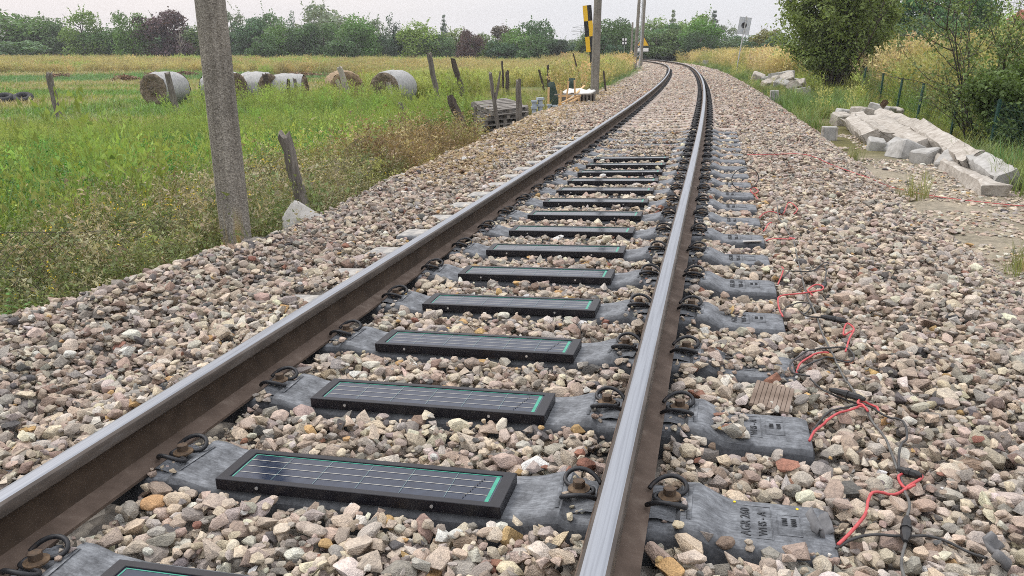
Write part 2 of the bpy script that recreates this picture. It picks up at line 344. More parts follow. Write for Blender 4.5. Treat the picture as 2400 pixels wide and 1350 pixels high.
def ground_mat():
    m, t, b = mat('soil_and_turf', .97, 0, .2); a = attr(t, 'zone', 'GEOMETRY'); c = coord(t)
    n1 = noise(t, c, 1.4, 8, .7); n2 = noise(t, c, 22, 5, .75)
    v = mix(t, 1.0, ramp(t, n1, [(.3, (.66, .68, .66)), (.7, (1.3, 1.26, 1.2))]), ramp(t, n2, [(.3, (.6, .6, .6)), (.7, (1.35, 1.35, 1.35))]), 'MULTIPLY')
    t.links.new(mix(t, 1.0, a.outputs['Color'], v, 'MULTIPLY'), b.inputs['Base Color']); bump(t, b, n2, .8, .03); return m
M_GROUND = ground_mat()
def bed_mat():
    m, t, b = mat('ballast_bed', .95, 0, .2); c = coord(t)
    v = N(t, 'TexVoronoi'); v.inputs['Scale'].default_value = 24; t.links.new(c, v.inputs['Vector'])
    sp = ramp(t, v.outputs['Color'], [(.1, (.24, .22, .20)), (.5, (.36, .33, .295)), (.9, (.48, .45, .41))])
    t.links.new(sp, b.inputs['Base Color']); bump(t, b, v.outputs['Distance'], 1.0, .03); return m
M_BED = bed_mat()

# ------------------------------------------------------------------ scattering of uncountable stuff
def library(name, meshes):
    c = bpy.data.collections.new(name)
    for i, me in enumerate(meshes):
        o = bpy.data.objects.new('%s_%02d' % (name, i), me); c.objects.link(o)
    return c
def scatter(name, lib, P, rot, scl, idx, col, parent=None):
    n = len(P); me = bpy.data.meshes.new(name); me.vertices.add(n); me.vertices.foreach_set('co', np.asarray(P, np.float32).ravel())
    for key, typ, field, val in (('rot', 'FLOAT_VECTOR', 'vector', rot), ('scl', 'FLOAT_VECTOR', 'vector', scl), ('idx', 'INT', 'value', idx), ('col', 'FLOAT_VECTOR', 'vector', col)):
        a = me.attributes.new(key, typ, 'POINT'); a.data.foreach_set(field, np.ascontiguousarray(val, np.int32 if typ == 'INT' else np.float32).ravel())
    o = link(name, me, parent); g = bpy.data.node_groups.new(name, 'GeometryNodeTree')
    g.interface.new_socket('Geometry', in_out='INPUT', socket_type='NodeSocketGeometry'); g.interface.new_socket('Geometry', in_out='OUTPUT', socket_type='NodeSocketGeometry')
    gi = g.nodes.new('NodeGroupInput'); go = g.nodes.new('NodeGroupOutput'); ci = g.nodes.new('GeometryNodeCollectionInfo'); ip = g.nodes.new('GeometryNodeInstanceOnPoints')
    ci.inputs['Collection'].default_value = lib; ci.inputs['Separate Children'].default_value = True; ci.inputs['Reset Children'].default_value = True
    ip.inputs['Pick Instance'].default_value = True
    g.links.new(gi.outputs[0], ip.inputs['Points']); g.links.new(ci.outputs[0], ip.inputs['Instance'])
    for key, typ, sock in (('idx', 'INT', 'Instance Index'), ('rot', 'FLOAT_VECTOR', 'Rotation'), ('scl', 'FLOAT_VECTOR', 'Scale')):
        a = g.nodes.new('GeometryNodeInputNamedAttribute'); a.data_type = typ; a.inputs['Name'].default_value = key; g.links.new(a.outputs['Attribute'], ip.inputs[sock])
    g.links.new(ip.outputs[0], go.inputs[0]); md = o.modifiers.new('scatter', 'NODES'); md.node_group = g
    return o
# ------------------------------------------------------------------ ground
def axis(lo, hi, a, b, step, k=1.13):
    c = list(np.arange(a, b + 1e-6, step)); d = step; v = a
    while v > lo: d *= k; v -= d; c.insert(0, v)
    d = step; v = c[-1]
    while v < hi: d *= k; v += d; c.append(v)
    return np.array(c)
gx = axis(-380, 380, -22, 17, .42); gy = axis(-40, 420, -3, 42, .42)
GX, GY = np.meshgrid(gx, gy); GZ = G(GX, GY)
_s, _l = SL(GX, GY)
GZ = np.where((abs(_l) < 2.9) & (_s > -10) & (_s < 108), np.minimum(GZ, T(np.clip(_s, -12, 112), _l, HB(_s, _l))[..., 2] - .14), GZ)
nx = len(gx); idx = np.arange(len(gx) * len(gy)).reshape(len(gy), nx)
F = np.stack([idx[:-1, :-1], idx[:-1, 1:], idx[1:, 1:], idx[1:, :-1]], -1).reshape(-1, 4)
me = quick_mesh('ground', np.stack([GX, GY, GZ], -1).reshape(-1, 3), F, M_GROUND, True)
def zone_colour(x, y):
    s, l = SL(x, y); r = np.hypot(x, y)
    green = np.array([.10, .13, .045]); tan = np.array([.20, .165, .085]); soil = np.array([.10, .078, .052]); path = np.array([.30, .265, .215]); gold = np.array([.21, .175, .06])
    c = np.broadcast_to(green, x.shape + (3,)).copy()
    def put(w, col): c[...] = c * (1 - w[..., None]) + col * w[..., None]
    put(sst(40, 90, r) * (l < 0), gold)
    mown = (l < -6) & (r > 23) & (r < 90)
    put(mown * sst(.42, .62, vnoise(x / 7, y / 4, 4)) * .85, tan)
    put(((l > -5.5) & (l < 0)) * .8, soil)
    put((l > 2) * 1.0, np.array([.13, .12, .05]))
    put(sst(2.4, 2.8, l) * sst(4.7, 4.2, l) * sst(15, 12, s) * (.75 + .25 * vnoise(x * 2, y * 2, 6)), path)
    return c
zc = zone_colour(GX, GY).reshape(-1, 3)
at = me.attributes.new('zone', 'FLOAT_VECTOR', 'POINT'); at.data.foreach_set('vector', zc.astype(np.float32).ravel())
ground = tag(link('ground', me), kind='structure')

# ------------------------------------------------------------------ ballast bed, rails
bs = np.concatenate([np.arange(-3, 30, .2), np.arange(30, 106, .8)]); bl = np.concatenate([np.arange(-4.6, -2, .06), np.arange(-2, 2, .1), np.arange(2, 3.6, .07)])
BS, BL = np.meshgrid(bs, bl); bz = HB(BS, BL) - .05
idx = np.arange(BS.size).reshape(BS.shape); F = np.stack([idx[:-1, :-1], idx[1:, :-1], idx[1:, 1:], idx[:-1, 1:]], -1).reshape(-1, 4)
bed = tag(link('ballast_bed', quick_mesh('ballast_bed', T(BS, BL, bz).reshape(-1, 3), F[:, ::-1], M_BED, True)), kind='structure')

prof = [(-.0735, -.1715), (-.075, -.161), (-.046, -.1525), (-.0145, -.142), (-.0086, -.126), (-.0083, -.062), (-.012, -.053), (-.0305, -.0440), (-.0362, -.0375), (-.0358, -.015), (-.0335, -.0085), (-.0255, -.0026), (-.011, -.0003),
        (.011, -.0003), (.0255, -.0026), (.0335, -.0085), (.0358, -.015), (.0362, -.0375), (.0305, -.0440), (.012, -.053), (.0083, -.062), (.0086, -.126), (.0145, -.142), (.046, -.1525), (.075, -.161), (.0735, -.1715)]
pm = [3, 3, 3, 2, 2, 2, 1, 1, 1, 1, 1, 0, 0, 0, 1, 1, 1, 1, 1, 2, 2, 2, 3, 3, 3, 3]
rs = np.concatenate([np.arange(-2.5, 60, .25), np.arange(60, 106, .5)])
def rail(side, label):
    pr = np.array(prof); k = len(pr); S_, I_ = np.meshgrid(rs, np.arange(k), indexing='ij')
    V = T(S_, side * GAUGE_C + pr[I_, 0], pr[I_, 1]).reshape(-1, 3); n = len(rs)
    b = MB(); F = [(i * k + j, i * k + (j + 1) % k, (i + 1) * k + (j + 1) % k, (i + 1) * k + j) for i in range(n - 1) for j in range(k)]
    b.add(V, F); b.m = pm * (n - 1)
    o = b.build('rail', [M_STEEL, M_HEAD, M_WEB, M_FOOT], smooth=True, auto=28)
    at = o.data.attributes.new('along', 'FLOAT_VECTOR', 'POINT'); at.data.foreach_set('vector', np.stack([pr[I_, 0], S_, pr[I_, 1]], -1).astype(np.float32).ravel()); tag(o, label, 'rail'); return o
rail_a = rail(-1, 'steel rail beside the fence and concrete poles, its brown web facing the solar panels')
rail_b = rail(1, 'steel rail beside the red and black cables, shiny top and brown foot visible')
def track_matrix(s, l=0, z=0, yaw=0):
    o = T(s, l, z); e = .01; fwd = Vector(T(s + e, 0, 0) - T(s - e, 0, 0)).normalized(); lat = Vector(T(s, .5, 0) - T(s, -.5, 0)).normalized()
    up = lat.cross(fwd).normalized(); fwd = up.cross(lat)
    return Matrix(((lat.x, fwd.x, up.x, o[0]), (lat.y, fwd.y, up.y, o[1]), (lat.z, fwd.z, up.z, o[2]), (0, 0, 0, 1))) @ Matrix.Rotation(yaw, 4, 'Z')
# joint in the rail near the start of the old sleepers
j = MB()
for sx in (-1, 1):
    j.box((sx * .022, 0, -.095), (.016, .52, .07), m=0)
    for q in (-.18, -.06, .06, .18): j.cyl((sx * .03, q, -.095), .013, .02 * sx, 6, 0, Matrix.Rotation(math.pi / 2, 4, 'Y'))
o = j.build('fishplate', M_WEB, rail_b); o.matrix_world = track_matrix(26.0, GAUGE_C, 0)

# ------------------------------------------------------------------ sleepers with their fastenings and solar panels
STN = [(0, -.187, .125), (.40, -.187, .125), (.50, -.176, .128), (.56, -.158, .131), (.594, -.156, .131), (.612, -.172, .129), (.64, -.1735, .129), (.87, -.1735, .129), (.895, -.172, .129), (.909, -.156, .131), (.955, -.156, .131),
       (1.02, -.190, .130), (1.04, -.1962, .129), (1.08, -.1985, .128), (1.27, -.200, .127), (1.296, -.206, .122), (1.302, -.22, .118)]
def sleeper_mesh(name, m, seed, sag=0.0):
    rg = np.random.default_rng(seed); st = [(-a, z, w) for a, z, w in STN[::-1]] + STN[1:]; b = MB(); V = []; k = 10
    for a, z, w in st:
        j = rg.normal(0, .0012, k); z = z - sag * (abs(a) < .5)
        V += [(a, -w - .045, -.40), (a, -w - .020 + j[0], z - .075), (a, -w - .004 + j[1], z - .022), (a, -w + .008, z - .006 + j[2]), (a, -w + .026, z + j[3] * .5), (a, w - .026, z + j[4] * .5), (a, w - .008, z - .006), (a, w + .004, z - .022), (a, w + .02, z - .075), (a, w + .045, -.40)]
    n = len(st); F = [(i * k + q, (i + 1) * k + q, (i + 1) * k + q + 1, i * k + q + 1) for i in range(n - 1) for q in range(k - 1)]
    F += [tuple(range(k - 1, -1, -1)), tuple((n - 1) * k + q for q in range(k))]
    b.add(V, F); b.f = [q[::-1] for q in b.f]; me = b.mesh(name, m, True); me.set_sharp_from_angle(angle=math.radians(42)); return me
SL_MESH = [sleeper_mesh('black_sleeper', M_RUBBER, q) for q in range(3)]
OLD_MESH = [sleeper_mesh('concrete_sleeper', M_OLDCON, 10 + q) for q in range(2)]
# end cap covered in pale dust
def end_dust():
    b = MB(); V = []
    for a, z, w in [(-1.30, -.215, .118), (-1.292, -.2015, .121), (-1.27, -.1975, .125), (-1.10, -.1962, .126), (-1.045, -.1945, .127)]:
        V += [(a, -w + .012, z - .006), (a, -w + .026, z), (a, w - .026, z), (a, w - .012, z - .006)]
    b.add(V, [(i * 4 + q, i * 4 + q + 1, i * 4 + q + 5, i * 4 + q + 4) for i in range(4) for q in range(3)]); return b.mesh('sleeper_end', M_DUSTY, True)
DUST_MESH = end_dust()

def clamp_mesh(hi=True):
    b = MB(); half = [(.006, 0, .013), (.004, .010, .013), (.012, .019, .014), (.035, .0225, .014), (.068, .026, .012), (.088, .036, .012), (.098, .053, .018), (.092, .072, .030), (.068, .083, .043), (.036, .080, .044), (.008, .068, .034), (-.010, .055, .018), (-.014, .046, .012)]
    if hi:
        P = []
        for i in range(len(half) - 1):
            a, c = np.array(half[i]), np.array(half[i + 1])
            P += [a, (a + c) / 2]
        P.append(np.array(half[-1])); P = np.array(P)
        for _ in range(2): P[1:-1] = (P[:-2] + 2 * P[1:-1] + P[2:]) / 4
        full = np.concatenate([(P * [1, -1, 1])[::-1][:-1], P]); b.tube(full, .0072, 8)
    else:
        h = np.array(half)[::2]; b.tube(np.concatenate([(h * [1, -1, 1])[::-1][:-1], h]), .011, 4)
    # guide plate, curled up against the shoulder of the sleeper
    V = []; 
    for x, z in [(-.004, -.004), (.02, -.002), (.06, -.010), (.078, -.016), (.092, -.006), (.100, .006), (.112, .007)]:
        V += [(x, -.088, z), (x, .088, z)]
    b.add(V, [(2 * i, 2 * i + 2, 2 * i + 3, 2 * i + 1) for i in range(6)], 1)
    return b.mesh('rail_clamp', [M_CLIP, M_RUBBER], True)
CLAMP = clamp_mesh(True); CLAMP_LO = clamp_mesh(False)
b = MB(); b.cyl((.048, 0, .022), .0185, .024, 6); b.cyl((.048, 0, .044), .0185, .003, 6, r2=.014); BOLT = b.mesh('bolt', M_BOLT)
b = MB(); b.cyl((.048, 0, .017), .033, .005, 18); b.cyl((.048, 0, .022), .027, .004, 18, r2=.020); WASHER = b.mesh('washer', M_WASHER)

# panel: frame with a recess, glass, green border, busbars, cell gaps, screws
PW, PD, PH = .872, .192, .036
def frame_mesh():
    b = MB(); x, y = PW / 2, PD / 2; rx, ry = .035, .022; z0, z1 = 0, PH; zi = PH - .005
    V = [(-x, -y, z0), (x, -y, z0), (x, y, z0), (-x, y, z0), (-x, -y, z1), (x, -y, z1), (x, y, z1), (-x, y, z1),
         (-x + rx, -y + ry, z1), (x - rx, -y + ry, z1), (x - rx, y - ry, z1), (-x + rx, y - ry, z1), (-x + rx, -y + ry, zi), (x - rx, -y + ry, zi), (x - rx, y - ry, zi), (-x + rx, y - ry, zi)]
    F = [(0, 3, 2, 1), (0, 1, 5, 4), (1, 2, 6, 5), (2, 3, 7, 6), (3, 0, 4, 7), (4, 5, 9, 8), (5, 6, 10, 9), (6, 7, 11, 10), (7, 4, 8, 11), (8, 9, 13, 12), (9, 10, 14, 13), (10, 11, 15, 14), (11, 8, 12, 15)]
    b.add(V, F); return b.mesh('solar_panel', M_FRAME)
FRAME = frame_mesh()
gw, gd = PW - .070, PD - .044; gz = PH - .0035
def sheet(name, rects, m, z):
    b = MB()
    for x0, y0, x1, y1 in rects: b.add([(x0, y0, z), (x1, y0, z), (x1, y1, z), (x0, y1, z)], [(0, 1, 2, 3)])
    return b.mesh(name, m)
GLASS = sheet('cell_glass', [(-gw / 2, -gd / 2, gw / 2, gd / 2)], M_GLASS, gz)
GREEN = sheet('green_border', [(-gw / 2 + .004, gd / 2 - .0062, gw / 2 - .004, gd / 2 - .003), (gw / 2 - .017, -gd / 2 + .004, gw / 2 - .006, gd / 2 - .0085), (-gw / 2 + .005, -gd / 2 + .004, -gw / 2 + .009, gd / 2 - .0085)], M_GREEN, gz + .0006)
BUS = sheet('busbar', [(-gw / 2 + .009, -.0009, gw / 2 - .018, .0009)], M_BUSBAR, gz + .0012)
CELLGAP = sheet('cell_gap', [(-.0006, -gd / 2 + .004, .0006, gd / 2 - .009)], M_CELLGAP, gz + .0018)
TAPE = sheet('black_dash', [(.318 + q * .0035, -.062 + q * .012, .321 + q * .0035, -.054 + q * .012) for q in range(10)], M_BLACK, gz + .0022)
b = MB(); b.cyl((0, 0, 0), .0052, .003, 8, 0, Matrix.Rotation(math.pi / 2, 4, 'X')); SCREW = b.mesh('screw', M_SCREW)

def font(txt, size, m):
    c = bpy.data.curves.new('lettering', 'FONT'); c.body = txt; c.size = size; c.extrude = .0011; c.align_x = 'CENTER'; c.materials.append(m); c.resolution_u = 2
    o = bpy.data.objects.new('lettering', c); me = bpy.data.meshes.new_from_object(o); bpy.data.objects.remove(o); me.name = 'lettering'; return me
TXT = [(font('AGR 260', .036, M_EMBOSS), 1.088, .004), (font('WHS - A', .031, M_EMBOSS), 1.130, .0), (font('1101', .020, M_EMBOSS), 1.184, .020), (font('0001', .020, M_EMBOSS), 1.207, .020)]
def rim(x0, y0, x1, y1, z):
    b = MB(); w = .0016
    for a in ((x0, y0, x1, y0 + w), (x0, y1 - w, x1, y1), (x0, y0 + w, x0 + w, y1 - w), (x1 - w, y0 + w, x1, y1 - w)): b.box(((a[0] + a[2]) / 2, (a[1] + a[3]) / 2, z), (a[2] - a[0], a[3] - a[1], .0022))
    return b
r_ = rim(1.054, -.072, 1.145, .086, -.1982); q_ = rim(1.158, -.045, 1.218, .055, -.1992); r_.add(np.concatenate(q_.v), q_.f); RIM = r_.mesh('embossed_frame', M_RUBBER)

ORD = ['first', 'second', 'third', 'fourth', 'fifth', 'sixth', 'seventh', 'eighth', 'ninth', 'tenth', 'eleventh', 'twelfth', 'thirteenth', 'fourteenth', 'fifteenth', 'sixteenth', 'seventeenth', 'eighteenth', 'nineteenth', 'twentieth']
N_PANEL, N_BLACK, N_OLD = 15, 21, 74
sleeper_s = [S0 + .13 + SP * (i - 1) for i in range(N_BLACK)]
for i, s in enumerate(sleeper_s):
    sl = tag(link('sleeper', SL_MESH[i % 3]), None, 'sleeper', 'black rubber sleepers of the track'); sl.matrix_world = track_matrix(s, 0, 0, RNG.normal(0, .004))
    if i == 0: sl['label'] = 'black rubber sleeper whose solar panel is cut off by the bottom of the photo'
    elif i < N_PANEL: sl['label'] = 'black rubber sleeper carrying the %s solar panel, counting along from the front' % ORD[i]
    else: sl['label'] = 'bare black sleeper without panel, %s beyond the last solar panel' % ORD[i - N_PANEL]
    for side in (-1, 1):
        for q in (-1, 1):
            c = link('rail_clamp', CLAMP if i < 14 else CLAMP_LO, sl); c.matrix_local = Matrix.Translation((side * GAUGE_C + q * .079, 0, -.160)) @ Matrix.Rotation((0 if q > 0 else math.pi) + RNG.normal(0, .05), 4, 'Z') @ Matrix.Scale(.93, 4)
            if i < 14: link('bolt', BOLT, c, Matrix.Rotation(RNG.uniform(0, 1), 4, 'Z') if False else None); link('washer', WASHER, c)
    if i < 12:
        for cu, x, y in TXT[: 4 if i < 6 else 2]:
            t = link('lettering', cu, sl); t.matrix_local = Matrix.Translation((x, y, float(np.interp(x, [q[0] for q in STN], [q[1] for q in STN])) + .0016)) @ Matrix.Rotation(math.pi / 2, 4, 'Z')
        link('embossed_frame', RIM, sl)
    if i >= 4: tag(link('sleeper_end', DUST_MESH, sl), 'end of the sleeper white with dust')
    if i < N_PANEL:
        p = link('solar_panel', FRAME, sl); p.matrix_local = Matrix.Translation((.0, -.034 + RNG.normal(0, .003), -.1845)) @ Matrix.Rotation(RNG.normal(0, .006), 4, 'Z')
        bv = p.modifiers.new('edge', 'BEVEL'); bv.width = .0015; bv.segments = 1; bv.limit_method = 'ANGLE'
        link('cell_glass', GLASS, p); link('green_border', GREEN, p)
        if i < 9:
            for q in np.linspace(-gw / 2, gw / 2, 7)[1:-1]: link('cell_gap', CELLGAP, p, Matrix.Translation((q, 0, 0)))
        for q in (-.038, 0, .036): link('busbar', BUS, p, Matrix.Translation((0, q, 0)))
        if i < 4: tag(link('black_dash', TAPE, p), kind='stuff')
        for q in (-.30, .24): link('screw', SCREW, p, Matrix.Translation((q, -PD / 2, PH * .5)))
old_s = [sleeper_s[-1] + .60 * (k + 1) for k in range(N_OLD)]
for k, s in enumerate(old_s):
    sl = tag(link('sleeper', OLD_MESH[k % 2]), 'old pinkish concrete sleeper half buried in ballast beyond the black sleepers', 'sleeper', 'old concrete sleepers towards the bend'); sl.matrix_world = track_matrix(s, 0, 0, RNG.normal(0, .006))
    if s < 62:
        for side in (-1, 1):
            for q in (-1, 1):
                link('rail_clamp', CLAMP_LO, sl, Matrix.Translation((side * GAUGE_C + q * .078, 0, -.1585)) @ Matrix.Rotation(0 if q > 0 else math.pi, 4, 'Z'))

# ------------------------------------------------------------------ ballast stones
import bmesh
def stone_variant(seed, planes, bev, seg=2, blunt=.9):
    """a stone: the solid cut out by random planes, its edges worn round"""
    rg = np.random.default_rng(seed); n = rg.normal(size=(planes, 3))
    for _ in range(6):                                   # spread the planes out
        n /= np.linalg.norm(n, axis=1)[:, None]; d = n[:, None] - n[None]; r = (d ** 2).sum(-1) + .05; n = n + .035 * (d / r[..., None] ** 1.5).sum(1)
    n /= np.linalg.norm(n, axis=1)[:, None]; dist = rg.uniform(1 - .55 * blunt, 1.0, planes)
    bm = bmesh.new()
    for p in n / dist[:, None]: bm.verts.new(p)
    bmesh.ops.convex_hull(bm, input=bm.verts[:]); bm.verts.ensure_lookup_table(); P = []
    for f in bm.faces:
        a, b, c = [np.array(v.co) for v in f.verts[:3]]; q = np.linalg.lstsq(np.stack([a, b, c]), np.ones(3), rcond=None)[0]
        if np.linalg.norm(q) < 2.2: P.append(q)
    bm.free(); bm = bmesh.new(); P = np.array(P); P = (P - (P.max(0) + P.min(0)) / 2); P /= abs(P).max(0)
    for p in P: bm.verts.new(p)
    r = bmesh.ops.convex_hull(bm, input=bm.verts[:]); bmesh.ops.delete(bm, geom=[v for v in bm.verts if not v.link_faces], context='VERTS')
    bmesh.ops.remove_doubles(bm, verts=bm.verts[:], dist=.06)
    bmesh.ops.dissolve_limit(bm, angle_limit=.12, verts=bm.verts[:], edges=bm.edges[:])
    if bev: bmesh.ops.bevel(bm, geom=bm.edges[:], offset=bev, segments=seg, affect='EDGES', profile=.5, clamp_overlap=True)
    bmesh.ops.triangulate(bm, faces=bm.faces[:])
    me = bpy.data.meshes.new('stone'); bm.to_mesh(me); bm.free(); me.materials.append(M_STONE)
    me.polygons.foreach_set('use_smooth', np.ones(len(me.polygons), bool)); return me
ROCKS = [stone_variant(s, 8 + s % 5, .02 + .02 * (s % 3), 2) for s in range(18)] + [stone_variant(100 + s, 16 + s % 4, .16, 2, .4) for s in range(8)]
for m_ in ROCKS[:18]: m_.set_sharp_from_angle(angle=math.radians(33))
ROCK_LIB = library('ballast_rock', ROCKS)
ROCKS_LO = [stone_variant(200 + s, 9, .09, 1) for s in range(10)]; ROCK_LO_LIB = library('far_rock', ROCKS_LO)
PAL = np.array([(.51, .455, .39), (.46, .435, .405), (.30, .288, .27), (.13, .13, .133), (.40, .335, .29), (.275, .215, .178), (.64, .57, .465), (.52, .37, .19), (.30, .165, .125), (.68, .655, .61), (.40, .325, .21)])
W_CRIB = [.30, .16, .09, .015, .13, .03, .22, .015, .01, .05, 0]; W_LEFT = [.24, .17, .18, .05, .20, .06, .09, .005, .008, .025, 0]
W_RIGHT = [.33, .17, .12, .03, .17, .05, .12, .006, .004, .03, 0]; W_OLD = [.22, .10, .10, .03, .38, .12, .04, .01, .02, .02, 0]; W_SPOIL = [.1, .05, .03, .0, .1, .07, .05, .02, 0, .02, .56]
def stone_colour(s, l):
    n = len(s); e = np.interp(s, LE_S, LE_L); u = RNG.random(n); out = np.zeros(n, int)
    jit = RNG.normal(0, .5, n)
    cls = np.where(s + jit * 2 > 15.0, 3, np.where(l < -1.35 + jit * .2, 1, np.where(l > 1.45 + jit * .3, 2, 0)))
    cls = np.where((l < -e + .95 + jit * .25) & (s > 8.6 + jit) & (s < 32), 4, cls)
    for k, w in enumerate((W_CRIB, W_LEFT, W_RIGHT, W_OLD, W_SPOIL)):
        cw = np.cumsum(w) / sum(w); m = cls == k; out[m] = np.searchsorted(cw, u[m])
    c = PAL[np.minimum(out, len(PAL) - 1)] * RNG.normal(1, .11, (n, 1)) * RNG.normal(1, .025, (n, 3))
    return np.clip(c * np.array([1.14, 1.09, 1.045]), .03, .78)
def screen(P):
    x, y, z = P[..., 0], P[..., 1], P[..., 2] - 1.0397; cp, sp = math.cos(.28173), math.sin(.28173)
    d = y * cp - z * sp; u = y * sp + z * cp; dd = np.maximum(d, .05)
    return 1200 + 1883.2 * x / dd, 675 - 1883.2 * u / dd, d
RES = .0125; GS0, GL0 = .8, -4.2; GSN, GLN = int(13.6 / RES), int(7.4 / RES)
gs = GS0 + (np.arange(GSN) + .5) * RES; gl = GL0 + (np.arange(GLN) + .5) * RES
GSS, GLL = np.meshgrid(gs, gl, indexing='ij'); TGT = HB(GSS, GLL)
TGT += .038 * (abs(GLL) < .66) + .022 * (abs(GLL) > .66) * (abs(GLL) < .95) + .008 * (GLL > .9) * (GLL < 1.4)
TGT += .065 * sst(5.0, 4.4, GSS) * np.exp(-((GLL + 1.15) / .22) ** 2)
HT = TGT - .05; BLK = (abs(abs(GLL) - GAUGE_C) < .079) & True
ztop = np.interp(abs(gl), [q[0] for q in STN], [q[1] for q in STN]); ztop[abs(gl) > 1.302] = -9
SLP = np.zeros_like(BLK); CLB = np.zeros_like(BLK)
for i, s in enumerate(sleeper_s + old_s[:4]):
    a = (abs(gs - s) < .122)[:, None] & (abs(gl) < 1.31)[None, :]
    top = np.broadcast_to(ztop[None, :], a.shape)
    HT = np.where(a, np.maximum(HT, top), HT); SLP |= a
    cov = np.zeros_like(BLK)
    if i == 3: cov = (GLL > .93) & (vnoise(GSS * 7, GLL * 7, 2) > .42)
    if i == 2: cov = (GLL > .99) & (GLL < 1.10)
    if i == 1: cov = (GLL > .95) & (GSS < s - .108)
    if i == 4: cov = (GLL > 1.0) & (GLL < 1.12) & (GSS > s)
    if i >= 15: cov = (vnoise(GSS * 5, GLL * 3, 7) > .66) & (abs(GLL) < .62)
    if i < 4: cov = cov | (GLL < -.95)
    pan = (abs(gs - s + .034) < PD / 2 + .012)[:, None] & (abs(gl) < PW / 2 + .012)[None, :] & (i < N_PANEL)
    seat = a & (abs(abs(GLL) - GAUGE_C) < .17)
    BLK |= (a & ~cov & ~seat) | pan; TGT = np.where(seat, np.maximum(TGT, top + .022), TGT)
    CLB |= (abs(gs - s) < .09)[:, None] & (abs(abs(abs(gl) - GAUGE_C) - .125) < .062)[None, :]
    TGT = np.where(a & cov, np.maximum(TGT, top + .035), TGT)
def settle(n, amin, amean, amax, tries, tol):
    out = []; P = RNG.random((n, tries, 2)); sz = np.clip(RNG.lognormal(math.log(amean), .40, n), amin, amax); asp = RNG.uniform(.54, .95, n); fl = RNG.uniform(.42, .8, n); yaw = RNG.uniform(0, math.pi, n)
    ss = GS0 + .1 + P[..., 0] ** 1.25 * (GSN * RES - .2); ll = GL0 + .1 + P[..., 1] * (GLN * RES - .2)
    for k in range(n):
        a, bb, c = sz[k], sz[k] * asp[k], sz[k] * fl[k]; best = None
        for t in range(tries):
            i = int((ss[k, t] - GS0) / RES); j = int((ll[k, t] - GL0) / RES)
            if BLK[i, j] or (CLB[i, j] and a > .0125): continue
            d = TGT[i, j] - HT[i, j]
            if best is None or d > best[0]: best = (d, i, j, ss[k, t], ll[k, t])
        if best is None or best[0] < -.3 or TGT[best[1], best[2]] < -.75: continue
        _, i, j, s, l = best; R = int(a / RES) + 1
        i0, i1, j0, j1 = max(i - R, 0), min(i + R + 1, GSN), max(j - R, 0), min(j + R + 1, GLN)
        ds = gs[i0:i1, None] - s; dl = gl[None, j0:j1] - l; cy_, sy_ = math.cos(yaw[k]), math.sin(yaw[k])
        q = ((dl * cy_ + ds * sy_) / a) ** 2 + ((ds * cy_ - dl * sy_) / bb) ** 2; m = q < .82
        if not m.any() or (BLK[i0:i1, j0:j1] & m).any() or (a > .0125 and (CLB[i0:i1, j0:j1] & m).any()): continue
        h = HT[i0:i1, j0:j1]; hm = h[m]; sup = .55 * hm.max() + .45 * hm.mean(); z = sup + c * .72
        if z + c > TGT[i, j] + tol + c * .5: continue
        HT[i0:i1, j0:j1] = np.where(m, np.maximum(h, z + c * np.sqrt(np.maximum(1 - q, 0)) * .95), h)
        out.append((s, l, z, a, bb, c, yaw[k]))
    return out
stones = settle(44000, .010, .0215, .046, 2, .012) + settle(84000, .009, .019, .042, 3, .026) + settle(100000, .006, .0105, .018, 4, .028)
stones = np.array(stones)
st_s, st_l = stones[:, 0], stones[:, 1]; n = len(stones); Pw = T(st_s, st_l, stones[:, 2])
px, py, dep = screen(Pw); keep = (px > -420) & (px < 2820) & (py < 1640) & (dep > .3)
stones, Pw, px, py, dep = stones[keep], Pw[keep], px[keep], py[keep], dep[keep]; st_s, st_l = stones[:, 0], stones[:, 1]; n = len(stones)
tilt = RNG.normal(0, .24, (n, 2)); th0 = np.interp(st_s, PS, PT); rot = np.stack([tilt[:, 0], tilt[:, 1], stones[:, 6] - th0], 1)
scl = stones[:, 3:6]; col = stone_colour(st_s, st_l); pick = np.where(RNG.random(n) < np.where(abs(st_l) < 1.3, .28, .12), RNG.integers(18, 26, n), RNG.integers(0, 18, n))
ii = np.clip(((st_s - GS0) / RES).astype(int), 0, GSN - 1); jj = np.clip(((st_l - GL0) / RES).astype(int), 0, GLN - 1)
vis = (stones[:, 2] + stones[:, 5] * .95 > HT[ii, jj] - .006) & (px > 10) & (px < 2390) & (py < 1345) & (py > 10)
big = np.argsort(-np.where(vis, stones[:, 3] / dep, 0))[:300]
for k in big:
    o = link('stone', ROCKS[pick[k]], bed); o.location = Pw[k]; o.rotation_euler = rot[k]; o.scale = scl[k]; o['col'] = [float(q) for q in col[k]]
rest = np.ones(n, bool); rest[big] = False
tag(scatter('ballast_stones', ROCK_LIB, Pw[rest], rot[rest], scl[rest], pick[rest], col[rest], bed), kind='stuff')
print('stones', n)
